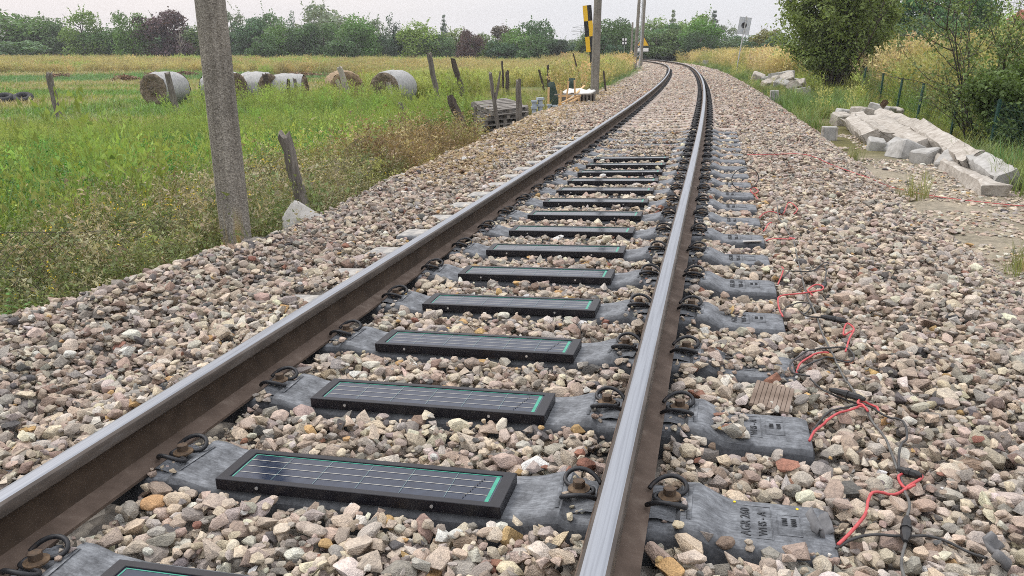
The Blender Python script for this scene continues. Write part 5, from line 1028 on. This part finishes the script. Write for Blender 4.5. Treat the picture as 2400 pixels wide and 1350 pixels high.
heap(-37.3, 68.5, 2.4, 1.2, .42, .1, 'low heap of cut hay beyond the lone meadow post', 0); heap(-28.8, 62.0, 2.7, 1.3, .55, .05, 'largest reddish brown heap of cut hay in the meadow', 1); heap(-31.6, 73.5, 2.2, 1.0, .36, 0, 'small heap of cut hay behind the largest heap', 2); heap(-29.0, 74, 2.6, 1.1, .42, 0, 'small heap of cut hay next to the concrete pole', 3); heap(-18.4, 72, 6.5, 1.2, .38, 0, 'long flat heap of cut hay behind the side-on bale', 4)
for q, (x, y) in enumerate([(-20.35, 33.1), (-19.7, 33.3)]):
    z = float(G(np.array([x]), np.array([y]))[0]); b = MB(); R0, r0 = .27, .12; n, k = 22, 9
    V = [(math.cos(i * 2 * math.pi / n) * (R0 + r0 * math.cos(j * 2 * math.pi / k) * 1.0), math.sin(i * 2 * math.pi / n) * (R0 + r0 * math.cos(j * 2 * math.pi / k)), .12 + r0 * math.sin(j * 2 * math.pi / k)) for i in range(n) for j in range(k)]
    b.add(V, [(i * k + j, ((i + 1) % n) * k + j, ((i + 1) % n) * k + (j + 1) % k, i * k + (j + 1) % k) for i in range(n) for j in range(k)]); o = b.build('old_tyre', M_TYRE, smooth=True); o.location = (x, y, z + .12); o.rotation_euler = (.3, .1 - .4 * q, q); tag(o, ['old black tyre lying flat in the meadow at the edge of the photo', 'old black tyre tilted beside the flat tyre in the meadow'][q], 'tyre', 'old tyres in the meadow')

# ------------------------------------------------------------------ pallets, stakes and building leftovers
def pallet(x, y, z, yaw, label, tilt=0.0, W=1.12, D=.95):
    r = empty('wooden_pallet', (x, y, z), yaw); r.rotation_euler = (tilt, -.05, yaw); tag(r, label, 'pallet', 'stack of old grey pallets'); rg = R_(int(z * 9999) % 9999)
    for k in range(8):
        b = MB(); b.box((0, -D / 2 + .05 + k * (D - .1) / 7, .118), (W * rg.uniform(.95, 1.08), .075, .02), Matrix.Rotation(rg.normal(0, .045), 4, 'Z'), jit=.004); b.build('deck_board', M_PALLET, r)
    for k in range(3):
        b = MB(); b.box((-W / 2 + .06 + k * (W - .12) / 2, 0, .064), (.09, D, .085)); b.build('bearer', M_PALLET, r); b = MB(); b.box((-W / 2 + .06 + k * (W - .12) / 2, 0, .011), (.1, D * 1.01, .02)); b.build('bottom_board', M_PALLET, r)
zz = -.80; PL = ['lowest', 'second lowest', 'middle', 'second highest', 'topmost']
for k in range(5): pallet(-.30 + .03 * (k % 2), 20.55 + .02 * k, zz + k * .137, .32 + .10 * (k - 2) + .1 * (k == 4), '%s pallet of the old grey stack behind the fence posts' % PL[k], .05 + .035 * k)
def board(name, a, b_, w, t, m, label, cat, group=None, roll=0.0):
    a, b_ = Vector(a), Vector(b_); L = (b_ - a).length; o_ = MB(); o_.box((0, 0, L / 2), (w, t, L), jit=.0015); o = o_.build(name, m); o.location = a; o.rotation_euler = ((b_ - a).to_track_quat('Z', 'Y').to_matrix() @ Matrix.Rotation(roll, 3, 'Z')).to_euler(); return tag(o, label, cat, group)
SG = 'new wooden stakes by the lichened pole'
for a, b_, lab in [((.91, 20.5, -.7), (.92, 20.5, .28), 'wooden stake standing furthest from the lichened pole'), ((1.22, 20.8, -.64), (1.24, 20.8, .19), 'shortest upright wooden stake, behind the shovel blade'), ((1.36, 21.2, -.60), (1.46, 21.2, .40), 'wooden stake leaning slightly towards the lichened pole'), ((1.69, 21.6, -.54), (1.64, 21.6, .42), 'tallest wooden stake, closest to the lichened pole')]:
    board('wooden_stake', a, b_, .045, .045, M_PINE, lab, 'stake', SG)
board('wooden_batten', (1.12, 21.35, .065), (2.10, 21.75, .06), .035, .03, M_WOODPALE, 'thin pale batten fixed level across the upright stakes', 'batten')
board('wooden_board', (3.35, 28.0, -.36), (4.0, 28.6, -.20), .12, .05, M_WOODPALE, 'pale board lying on the ballast past the lichened pole', 'board'); board('wooden_board', (1.05, 20.9, -.36), (1.75, 21.6, -.02), .09, .03, M_PINE, 'long pine board sloping behind the shovel', 'board'); board('wooden_board', (1.15, 21.3, -.30), (1.72, 22.0, .03), .09, .03, M_WOODPALE, 'greyish board sloping beside the long pine board', 'board'); board('wooden_board', (1.75, 22.4, .04), (2.05, 23.2, .22), .05, .03, M_PINE, 'short board sticking up from the white sheet', 'board')
r = empty('shovel', (1.20, 20.7, -.32)); tag(r, 'shovel with a tan triangular blade leaning among the stakes', 'shovel')
b = MB(); b.add([(-.13, 0, 0), (.15, 0, 0), (.03, .05, .24), (-.13, .012, 0), (.15, .012, 0), (.03, .062, .24)], [(0, 1, 2), (5, 4, 3), (0, 3, 4, 1), (1, 4, 5, 2), (2, 5, 3, 0)]); b.build('blade', M_SHOVEL, r); b = MB(); b.tube([(.03, .05, .2), (.62, 1.25, .36)], .02, 8); b.build('handle', M_PINE, r)
def pile_crate():
    r = empty('crate', (1.86, 22.5, -.50), .12); tag(r, 'dark slatted crate under the white sheet beside the lichened pole', 'crate')
    for k in range(8):
        b = MB(); b.box((-.34 + k * .1, -.22, .33), (.055, .025, .40)); b.build('slat', M_WOODGREY, r)
    for q in (.14, .50):
        b = MB(); b.box((0, -.2, q), (.78, .03, .05)); b.build('rail', M_WOODDARK, r)
    b = MB(); b.box((0, .18, .30), (.78, .7, .44)); b.build('body', M_WOODDARK, r)
pile_crate()
b = MB(); nx_ = 9; V = [(x, y, .0 + .035 * math.sin(x * 7 + y * 5) + .02 * math.sin(x * 17)) for y in np.linspace(-.42, .5, 7) for x in np.linspace(-.46, .44, nx_)]; b.add(V, [(i * nx_ + j, i * nx_ + j + 1, (i + 1) * nx_ + j + 1, (i + 1) * nx_ + j) for i in range(6) for j in range(nx_ - 1)]); o = b.build('white_sheet', M_WHITE, smooth=True); o.location = (1.86, 22.65, .09); o.rotation_euler = (.10, -.06, .12); o.scale = (.85, .85, 1); s_ = o.modifiers.new('thick', 'SOLIDIFY'); s_.thickness = .02; tag(o, 'crumpled white sheet lying on the slatted crate', 'sheet')
r = empty('timber_frame', (1.55, 22.1, -.36)); tag(r, 'low pine box frame standing in front of the white sheet', 'frame')
for q in (-.26, 0, .26):
    b = MB(); b.box((q, 0, .2), (.06, .04, .4)); b.build('upright', M_PINE, r)
for q in (.03, .37):
    b = MB(); b.box((0, -.03, q), (.62, .03, .07)); b.build('crosspiece', M_PINE, r)
for (x, y, z, rx, lab) in [(1.30, 22.6, -.66, -.22, 'curved dark green sheet leaning on the posts behind the stakes'), (1.72, 24.2, -.62, .05, 'upright dark green sheet behind the tallest stake')]:
    b = MB(); V = []; 
    for i in range(7):
        for j in range(4): V.append((.16 * math.sin((j / 3 - .5) * 2) * (1 - .35 * (i / 6) ** 2), .06 * math.cos((j / 3 - .5) * 2.2), i / 6 * 1.02))
    b.add(V, [(i * 4 + j, i * 4 + j + 1, (i + 1) * 4 + j + 1, (i + 1) * 4 + j) for i in range(6) for j in range(3)]); o = b.build('green_sheet', M_DARKGREEN, smooth=True); o.location = (x, y, z); o.rotation_euler = (0, rx, .1); s_ = o.modifiers.new('thick', 'SOLIDIFY'); s_.thickness = .012; tag(o, lab, 'sheet')
def spacer(x, y, z, s, label, rz=0):
    b = MB(); b.cyl((0, 0, 0), .055 * s, .20 * s, 10); b.box((0, 0, .22 * s), (.15 * s, .15 * s, .05 * s)); b.cyl((0, 0, .245 * s), .055 * s, .10 * s, 10); b.box((0, 0, .37 * s), (.15 * s, .15 * s, .05 * s)); o = b.build('plastic_spacer', M_BLUEGREY); o.location = (x, y, z); o.rotation_euler = (0, 0, rz); return tag(o, label, 'spacer', 'grey plastic spacers by the stakes')
spacer(.55, 20.0, -.40, 1.0, 'shorter of two grey plastic spacers standing together by the pallets'); spacer(.70, 20.05, -.36, 1.05, 'taller of two grey plastic spacers standing together by the pallets', .3); spacer(.93, 20.3, -.40, .72, 'small grey plastic spacer beside the shovel blade', .2); spacer(1.07, 20.25, -.42, .72, 'small grey plastic spacer touching the shovel blade', .5)

# ------------------------------------------------------------------ broken concrete
def lump(size, seed, cuts=5):
    rg = R_(seed); bm = bmesh.new(); x, y, z = np.array(size) / 2
    P = [(sx * x * rg.uniform(.72, 1.05), sy * y * rg.uniform(.72, 1.05), sz * z * rg.uniform(.7, 1.05)) for sx in (-1, 1) for sy in (-1, 1) for sz in (-1, 1)] + [tuple(rg.normal(0, .5, 3) * (x, y, z)) for _ in range(cuts)]
    for p in P: bm.verts.new(p)
    bmesh.ops.convex_hull(bm, input=bm.verts[:]); bmesh.ops.delete(bm, geom=[v for v in bm.verts if not v.link_faces], context='VERTS'); bmesh.ops.bevel(bm, geom=bm.edges[:], offset=min(size) * .06, segments=1, affect='EDGES', clamp_overlap=True)
    me = bpy.data.meshes.new('concrete_lump'); bm.to_mesh(me); bm.free(); me.materials.append(M_RUBBLE if seed % 2 else M_RUBBLE2); return me
def gz_(x, y): return float(G(np.array([x]), np.array([y]))[0])
def rock(x, y, dz, size, rot, seed, label, group, name='concrete_lump'):
    o = link(name, lump(size, seed)); o.location = (x, y, gz_(x, y) + dz); o.rotation_euler = rot; return tag(o, label, 'concrete', group)
def beam(a, b_, w, h, seed, label, m=None, roll=0.0, waist=0.0):
    """a broken concrete beam from a to b with ragged ends"""
    rg = R_(seed); a, b_ = Vector(a), Vector(b_); L = (b_ - a).length; n = 12; V = []; bb = MB(); prof = np.array([(-.5, -.42), (-.40, -.5), (.40, -.5), (.5, -.42), (.5, .34), (.36, .5), (-.36, .5), (-.5, .34)]); k = len(prof)
    for i in range(n):
        q = i / (n - 1); f = 1 - waist * math.exp(-((q - .5) / .2) ** 2); e = rg.normal(0, .012, (k, 2)) + (rg.normal(0, .03, (k, 2)) if i in (0, n - 1) else 0); z = q * L + (rg.normal(0, .05, k) if i in (0, n - 1) else rg.normal(0, .01, k)); V.append(np.stack([prof[:, 0] * w * f + e[:, 0], prof[:, 1] * h * f + e[:, 1], z], 1))
    bb.add(np.concatenate(V), [(i * k + j, i * k + (j + 1) % k, (i + 1) * k + (j + 1) % k, (i + 1) * k + j) for i in range(n - 1) for j in range(k)] + [tuple(range(k - 1, -1, -1)), tuple((n - 1) * k + j for j in range(k))])
    o = bb.build('concrete_beam', m or M_RUBBLE, smooth=True, auto=30); o.location = a; o.rotation_euler = ((b_ - a).to_track_quat('Z', 'Y').to_matrix() @ Matrix.Rotation(roll, 3, 'Z')).to_euler(); return tag(o, label, 'concrete beam', 'broken concrete beams in the rubble heap', 'thing')
beam((7.02, 14.1, -.16), (5.98, 10.45, -.30), .27, .20, 1001, 'longest broken beam, sloping along the top of the rubble heap', roll=.5)
beam((6.03, 10.42, -.29), (5.80, 9.35, -.38), .27, .21, 1002, 'broken-off block at the lower end of the longest beam', M_RUBBLE2, roll=.5)
beam((6.22, 11.7, -.46), (5.35, 8.85, -.44), .26, .20, 1003, 'lower curved beam lying on the path under the longest beam', roll=-.2)
beam((7.62, 17.3, -.29), (6.42, 12.5, -.36), .40, .27, 1004, 'wide pale beam in the middle of the rubble heap', roll=.3, waist=.12)
beam((7.0, 16.9, -.27), (6.22, 14.05, -.36), .26, .22, 1005, 'short beam slanting at the front of the heap beside the square marker block', roll=.4)
beam((7.28, 17.2, -.22), (6.55, 14.2, -.36), .24, .20, 1006, 'beam wedged between the slanting short beam and the wide pale beam', roll=.1)
beam((8.15, 18.2, -.26), (7.35, 14.6, -.28), .30, .24, 1007, 'beam at the back of the heap with a dark gap beneath it', roll=.6)
RG_ = 'broken concrete lumps in the rubble heap'
for q, (x, y, dz, sz, lab) in enumerate([(7.12, 17.7, .12, (.42, .36, .34), 'small pale lump at the upper tip of the rubble heap'), (7.45, 18.2, .16, (.45, .36, .34), 'pale lump second from the upper tip of the rubble heap'), (7.62, 17.9, .2, (.42, .4, .4), 'angular lump propped on the head of the short slanting beam'), (8.5, 18.9, .25, (.6, .4, .36), 'rounded lump at the back of the rubble heap'), (8.85, 19.0, .2, (.35, .3, .36), 'pointed lump at the back edge of the rubble heap'), (6.07, 12.45, .06, (.48, .4, .36), 'big grey lump in front of the wide pale beam'), (6.02, 11.75, .04, (.36, .32, .36), 'grey pointed lump next to the big grey lump'), (6.12, 11.15, .06, (.36, .34, .4), 'small grey wedge standing at the end of the wide beam'), (6.32, 13.2, .05, (.5, .5, .2), 'flat slab lying under the wide pale beam'), (6.0, 13.35, .06, (.34, .3, .26), 'small lump between the slanting short beam and the big grey lump')]):
    rock(x, y, dz, sz, (RNG.normal(0, .25), RNG.normal(0, .25), RNG.uniform(0, 3)), 1101 + q * (1 if q < 5 else 2) + (q > 4) * 1, lab, RG_)
b = MB(); b.box((0, 0, 0), (.2, .06, .14), jit=.012); o = b.build('rusty_fitting', M_WASHER); o.location = (7.42, 16.4, .10); o.rotation_euler = (.5, .3, 1); tag(o, 'rusty orange metal fitting jutting out of the broken beams', 'fitting')
FR = [(12.9, 43.5, .12, .62), (12.75, 41.6, .10, .40), (12.13, 39.2, .08, .34), (12.95, 40.8, .22, .5), (12.42, 38.9, .18, .45), (12.85, 38.8, .34, .55), (11.95, 35.9, .24, .66), (12.45, 36.2, .12, .5), (10.78, 31.5, .12, .46), (10.2, 28.9, .10, .42), (11.3, 36.6, .05, .5), (11.45, 35.2, .05, .6), (11.6, 33.2, .15, .5)]
FL = ['light lump at the far end of the row of lumps', 'small lump second from the far end of the row', 'small lump half sunk in grass near the row\'s far end', 'rounded grey lump at the back of the row', 'grey lump at the middle of the row of lumps', 'tall lump topping the middle of the row', 'largest slanted white lump of the row', 'grey lump behind the largest slanted lump', 'brownish lump in front of the tall shrub', 'lump closest to the path at the row\'s near end', 'flat lump lying low in the grass before the row', 'long flat lump under the largest slanted lump', 'brown pointed lump against the tall shrub']
for q, (x, y, dz, s_) in enumerate(FR): rock(x, y, dz, (s_ * 1.2, s_ * .9, s_ * .85), (RNG.normal(0, .3), RNG.normal(0, .3), RNG.uniform(0, 3)), 1201 + q, FL[q], 'far row of broken concrete lumps on the bank')
def marker(x, y, w, h, label, rz):
    z = gz_(x, y); r = empty('marker_block', (x, y, z), rz); tag(r, label, 'marker block', 'small concrete marker blocks by the path'); b = MB(); b.box((0, 0, h * .5 - .1), (w, w * .7, h + .2)); b.build('block', M_RUBBLE2, r, bevel=.01)
    for q in (-1, 1):
        b = MB(); b.box((q * w * .46, -w * .36, h * .5), (w * .10, .035, h * .98)); b.build('rib', M_RUBBLE, r)
marker(7.64, 24.0, .23, .40, 'small upright concrete marker by the track, the further of two', -.2); marker(5.77, 14.8, .26, .24, 'small square concrete marker block beside the rubble heap', -.25)
for q, (x, y) in enumerate([(22.0, 107), (21.6, 103.5), (20.4, 90.5), (19.2, 82.5)]): marker(x, y, .5, .5, 'tiny pale marker block outside the bend, %s counting from the far end' % ORD[q], -.5)
sp = T(6.2, -2.36, 0)
bm = bmesh.new()
for p in [(-.135, -.06, -.2), (.19, -.05, -.22), (-.06, -.03, .14), (-.02, -.03, .135), (.20, -.05, .0), (-.145, -.05, .0), (-.135, .05, -.2), (.19, .06, -.22), (-.06, .05, .14), (-.02, .05, .135), (.20, .05, .0), (-.145, .05, .0)]: bm.verts.new(p)
bmesh.ops.convex_hull(bm, input=bm.verts[:]); bmesh.ops.bevel(bm, geom=bm.edges[:], offset=.008, segments=2, affect='EDGES', clamp_overlap=True); me = bpy.data.meshes.new('stone_slab'); bm.to_mesh(me); bm.free(); me.materials.append(M_SLAB)
o = link('stone_slab', me); o.location = (float(sp[0]), float(sp[1]), float(sp[2]) - .185); o.rotation_euler = (-.25, .05, .15); tag(o, 'white triangular stone slab standing at the ballast edge below the leaning post', 'slab')

# ------------------------------------------------------------------ cables on the ballast
def hsurf(s, l):
    i = int((s - GS0) / RES); j = int((l - GL0) / RES)
    if 2 <= i < GSN - 2 and 2 <= j < GLN - 2: return float(np.percentile(HT[i - 2:i + 3, j - 2:j + 3], 80))
    return float(HB(np.array([s]), np.array([l]))[0]) + .01
def smooth_path(P, n=8):
    P = np.array(P, float); k = len(P); out = []
    for i in range(k - 1):
        p0, p1, p2, p3 = P[max(i - 1, 0)], P[i], P[i + 1], P[min(i + 2, k - 1)]
        for t in np.linspace(0, 1, n, endpoint=False): out.append(.5 * ((2 * p1) + (p2 - p0) * t + (2 * p0 - 5 * p1 + 4 * p2 - p3) * t * t + (3 * p1 - p0 - 3 * p2 + p3) * t ** 3))
    out.append(P[-1]); return np.array(out)
def cable(sl, rad, m, label, up=.0, name='cable', group=None, arch=None):
    p = smooth_path(sl); z = np.array([hsurf(s, l) for s, l in p]); k = np.hanning(23); k /= k.sum(); zp = np.pad(z, 11, 'edge'); zm = np.convolve(zp, k, 'valid'); zz_ = zm + .25 * np.maximum(z - zm, 0) + rad + up
    if arch is not None: zz_ = zz_ + arch * np.sin(np.linspace(0, math.pi, len(zz_)))
    b = MB(); b.tube(T(p[:, 0], p[:, 1], zz_), rad, 6); o = b.build(name, m, smooth=True); return tag(o, label, 'cable', group)
def connector(s, l, s2, l2, label, up=.014):
    a = T(s, l, hsurf(s, l) + up); c = T(s2, l2, hsurf(s2, l2) + up); d = c - a; b = MB(); r = empty('cable_connector', tuple(a)); tag(r, label, 'connector', 'black cable connectors on the ballast'); q = [d * t for t in (0, .12, .2, .45, .5, .55, .8, .88, 1)]
    b.tube(q[:5], [.007, .011, .0125, .0125, .010], 8); b.build('plug', M_BLACK, r, smooth=True, auto=40); b = MB(); b.tube(q[4:], [.010, .0135, .0135, .011, .006], 8); b.build('socket', M_BLACK, r, smooth=True, auto=40); b = MB(); b.tube([d * .5 + d / np.linalg.norm(d) * e for e in (-.006, .006)], [.0155, .0155], 8); b.build('collar', M_BLACK, r)
CB = {'grey_main' : [(2.056, 1.434), (2.131, 1.446), (2.209, 1.47), (2.33, 1.497), (2.396, 1.517), (2.482, 1.527), (2.565, 1.532), (2.627, 1.532), (2.761, 1.531), (2.883, 1.526), (2.982, 1.51), (3.082, 1.497), (3.274, 1.481), (3.304, 1.476), (3.58, 1.47), (3.919, 1.462), (4.239, 1.466), (4.546, 1.455), (4.814, 1.455), (5.197, 1.465), (5.78, 1.489), (6.185, 1.462), (6.531, 1.444), (7.468, 1.488)], 'B' : [(2.124, 1.292), (2.174, 1.33), (2.209, 1.386), (2.227, 1.458), (2.256, 1.533), (2.247, 1.581), (2.216, 1.622), (2.182, 1.649)], 'red1' : [(2.136, 1.298), (2.208, 1.339), (2.314, 1.39), (2.401, 1.412), (2.459, 1.436), (2.482, 1.489), (2.526, 1.539), (2.566, 1.579), (2.612, 1.595), (2.625, 1.567), (2.596, 1.533), (2.563, 1.523), (2.525, 1.535), (2.531, 1.56)], 'red2' : [(2.699, 1.285), (2.788, 1.31), (2.856, 1.335), (2.921, 1.387), (2.986, 1.441), (3.018, 1.488), (2.991, 1.505), (3.019, 1.491), (3.026, 1.477), (3.07, 1.491), (3.089, 1.522), (3.074, 1.546), (3.022, 1.545)], 'blackC' : [(2.721, 1.29), (2.82, 1.312), (2.9, 1.344), (2.988, 1.409), (3.024, 1.47), (3.017, 1.525), (2.979, 1.577), (2.946, 1.612), (2.872, 1.607), (2.804, 1.581), (2.725, 1.554), (2.628, 1.535)], 'blackC2' : [(3.218, 1.337), (3.184, 1.367), (3.151, 1.4), (3.091, 1.49)], 'blackD' : [(3.218, 1.337), (3.248, 1.294), (3.294, 1.273), (3.413, 1.292), (3.541, 1.353), (3.645, 1.439), (3.686, 1.522), (3.633, 1.555), (3.563, 1.522), (3.541, 1.436), (3.427, 1.348), (3.29, 1.297)], 'redD' : [(3.279, 1.295), (3.442, 1.327), (3.541, 1.393), (3.564, 1.446)], 'redE' : [(3.645, 1.523), (3.831, 1.566), (3.985, 1.606), (4.052, 1.584), (3.889, 1.549), (3.963, 1.599)], 'blackE' : [(4.095, 1.302), (4.3, 1.337), (4.364, 1.389), (4.35, 1.457), (4.27, 1.425), (4.19, 1.394), (4.122, 1.407), (4.119, 1.479), (4.073, 1.587)], 'redF' : [(4.022, 1.297), (4.31, 1.296), (4.419, 1.318), (4.501, 1.442), (4.553, 1.525), (4.63, 1.544), (4.651, 1.507), (4.558, 1.462), (4.489, 1.477)], 'redG' : [(4.655, 1.317), (4.851, 1.357), (4.996, 1.36)], 'blackG' : [(4.736, 1.35), (4.85, 1.397), (4.89, 1.515), (5.171, 1.608), (5.221, 1.645), (5.098, 1.606), (4.909, 1.592), (4.716, 1.56)], 'redH' : [(5.642, 1.307), (5.75, 1.367), (5.796, 1.471), (5.855, 1.503), (5.888, 1.469)], 'redI' : [(5.94, 1.304), (6.187, 1.345), (6.267, 1.378)], 'redJ' : [(6.548, 1.305), (6.847, 1.391), (6.871, 1.448), (6.822, 1.499), (7.211, 1.57), (7.017, 1.621), (6.83, 1.573)], 'ring' : [(7.705, 1.198), (7.759, 1.124), (7.958, 1.096), (8.604, 1.129), (9.433, 1.278), (8.922, 1.336), (8.17, 1.329), (7.811, 1.294), (7.71, 1.217)], 'redK' : [(7.533, 1.292), (7.732, 1.347), (7.829, 1.324), (7.756, 1.281), (7.58, 1.315), (7.275, 1.331)], 'redlong' : [(10.155, 1.332), (10.419, 1.653), (10.52, 2.023), (10.297, 2.29), (9.636, 2.442), (9.319, 2.535), (12.314, 3.456), (11.774, 3.769), (11.384, 4.27)],}
cable([(1.6, 1.40), (1.85, 1.42)] + CB['grey_main'], .0042, M_GREYCABLE, 'long grey cable running lengthwise over the ballast past every connector', .004)
cable(CB['B'], .0042, M_CABLE, 'black cable arching from the closest sleeper corner past the closest connector', .004); cable(CB['red1'], .0045, M_RED, 'red cable ending in a loop beside the closest sleeper', .008)
cable(CB['red2'], .0045, M_RED, 'red cable looping at the corner of the sleeper with the brown pad', .012); cable(CB['blackC'], .004, M_CABLE, 'black cable arching wide from the sleeper with the brown pad', .012); cable(CB['blackC2'], .004, M_CABLE, 'short black cable entering the connector above the red loop', .006)
cable(CB['blackD'], .004, M_CABLE, 'black cable lying in a long flat loop at the half buried sleeper', .012); cable(CB['redD'], .0042, M_RED, 'short red cable inside the long flat black loop', .01); cable(CB['redE'], .0042, M_RED, 'knotted red cable hanging from the slanting connector', .008)
cable(CB['blackE'], .0038, M_CABLE, 'curly black cable leading into the slanting connector', .008); cable(CB['redF'], .0042, M_RED, 'red cable with a round coil beside the fourth panel sleeper', .012); cable(CB['redG'], .004, M_RED, 'short red cable standing up at the fifth panel sleeper end', .01); cable(CB['blackG'], .0038, M_CABLE, 'black cable running out to a kink beside the fifth panel sleeper', .01)
cable(CB['redH'], .004, M_RED, 'small red cable hook at the sixth panel sleeper end', .01); cable(CB['redI'], .004, M_RED, 'tiny red cable stub at the seventh panel sleeper end', .01); cable(CB['redJ'], .004, M_RED, 'thin red cable curl beyond the seventh panel sleeper', .012)
cable(CB['redK'], .0045, M_RED, 'twisted bit of red cable under the upright black ring', .01)
u_ = np.linspace(0, 2 * math.pi, 26); rc = T(7.75, 1.23, 0); hz0 = hsurf(7.75, 1.23); b = MB(); b.tube([T(7.75 + .10 * math.sin(q) * .6, 1.23 + .118 * math.sin(q), hz0 + .10 - .10 * math.cos(q)) for q in u_], .0045, 6, cap=False); tag(b.build('cable', M_CABLE, smooth=True), 'black cable standing up in a thin round ring on the ballast', 'cable')
LR = [tuple(T(s, l, hsurf(s, l) + .01)) for s, l in CB['redlong'][:6]] + [(4.42, 9.3, gz_(4.42, 9.3) + .03), (4.62, 8.8, gz_(4.62, 8.8) + .02), (4.98, 8.4, gz_(4.98, 8.4) + .02), (5.5, 8.0, gz_(5.5, 8.0) + .02)]
b = MB(); b.tube(smooth_path(LR), .0045, 5); tag(b.build('cable', M_RED, smooth=True), 'long thin red cable crossing from the ballast over the path towards the beams', 'cable')
connector(2.33, 1.497, 2.20, 1.467, 'cable connector closest to the bottom, where black and grey cables cross'); connector(2.628, 1.532, 2.575, 1.585, 'cable connector under the red loop beside the closest sleeper', .02); connector(3.15, 1.40, 3.06, 1.505, 'cable connector above the red loop beside the brown pad', .018); connector(4.119, 1.479, 4.07, 1.59, 'slanting cable connector with the knotted red cable', .016); connector(4.78, 1.575, 4.63, 1.545, 'cable connector beside the round red coil', .014); connector(6.98, 1.50, 6.75, 1.478, 'furthest cable connector, beside the thin red curl', .014)

# brown ridged pad and grey foam bits
pd = T(3.03, 1.19, hsurf(3.03, 1.19) + .012); r = empty('rubber_pad', tuple(pd)); tag(r, 'brown ridged rubber pad lying on the stones beside a sleeper', 'pad'); r.rotation_euler = (.16, .10, -.42)
b = MB(); b.box((0, 0, .005), (.135, .165, .010)); b.build('base', M_PADBROWN, r, bevel=.002)
for k in range(9):
    b = MB(); b.box((-.060 + k * .015, 0, .0115), (.0125, .163, .0035)); b.build('ridge', M_PADBROWN, r)
def foam(s, l, z, rot, label, seed):
    rg = R_(seed); b = MB(); n = 7; V = []
    for i in range(n):
        for j in range(5): V.append(((i / 6 - .5) * .085, (j / 4 - .5) * .07 + .012 * math.sin(i * 1.4), .02 * math.sin(i * 1.1) + rg.normal(0, .003)))
    b.add(V, [(i * 5 + j, (i + 1) * 5 + j, (i + 1) * 5 + j + 1, i * 5 + j + 1) for i in range(n - 1) for j in range(4)]); o = b.build('foam_scrap', M_FOAM, smooth=True); m = o.modifiers.new('thick', 'SOLIDIFY'); m.thickness = .014; o.location = tuple(T(s, l, z)); o.rotation_euler = rot; o.scale = (.8, .8, .8); tag(o, label, 'foam scrap', 'torn grey foam scraps')
foam(2.20, 1.262, -.178, (.5, .25, .3), 'torn grey foam scrap on the end of the closest sleeper', 3); foam(2.16, 1.67, hsurf(2.16, 1.67) + .03, (.9, -.4, 1.2), 'torn grey foam scrap on the stones at the end of the black cable', 4)
b = MB(); b.box((0, 0, .002), (.115, .035, .004), jit=.003); o = b.build('paper_scrap', M_WHITE); o.matrix_world = track_matrix(5.63, 1.22, -.197, .2); tag(o, 'strip of white paper on the black end of a sleeper', 'paper')
for q, (x, y) in enumerate([(1.05, .095), (1.215, .092)]):
    b = MB(); b.cyl((0, 0, 0), .004, .002, 8); o = b.build('yellow_dot', M_FLOWER); o.matrix_world = track_matrix(sleeper_s[1] + y, x, -.196 if q == 0 else -.2); tag(o, ['small yellow paint dot near the raised lettering of the closest sleeper', 'small yellow paint dot near the end corner of the closest sleeper'][q], 'paint dot', 'yellow dots')

# ------------------------------------------------------------------ haze over the plain
m = bpy.data.materials.new('haze'); m.use_nodes = True; t = m.node_tree; t.nodes.remove(t.nodes['Principled BSDF'])
v = t.nodes.new('ShaderNodeVolumePrincipled'); v.inputs['Color'].default_value = (.93, .95, 1, 1); v.inputs['Density'].default_value = .00055; v.inputs['Anisotropy'].default_value = .2
t.links.new(v.outputs[0], t.nodes['Material Output'].inputs['Volume'])
b = MB(); b.box((0, 210, 9.5), (1000, 720, 24)); hz = b.build('haze', m); tag(hz, kind='stuff')
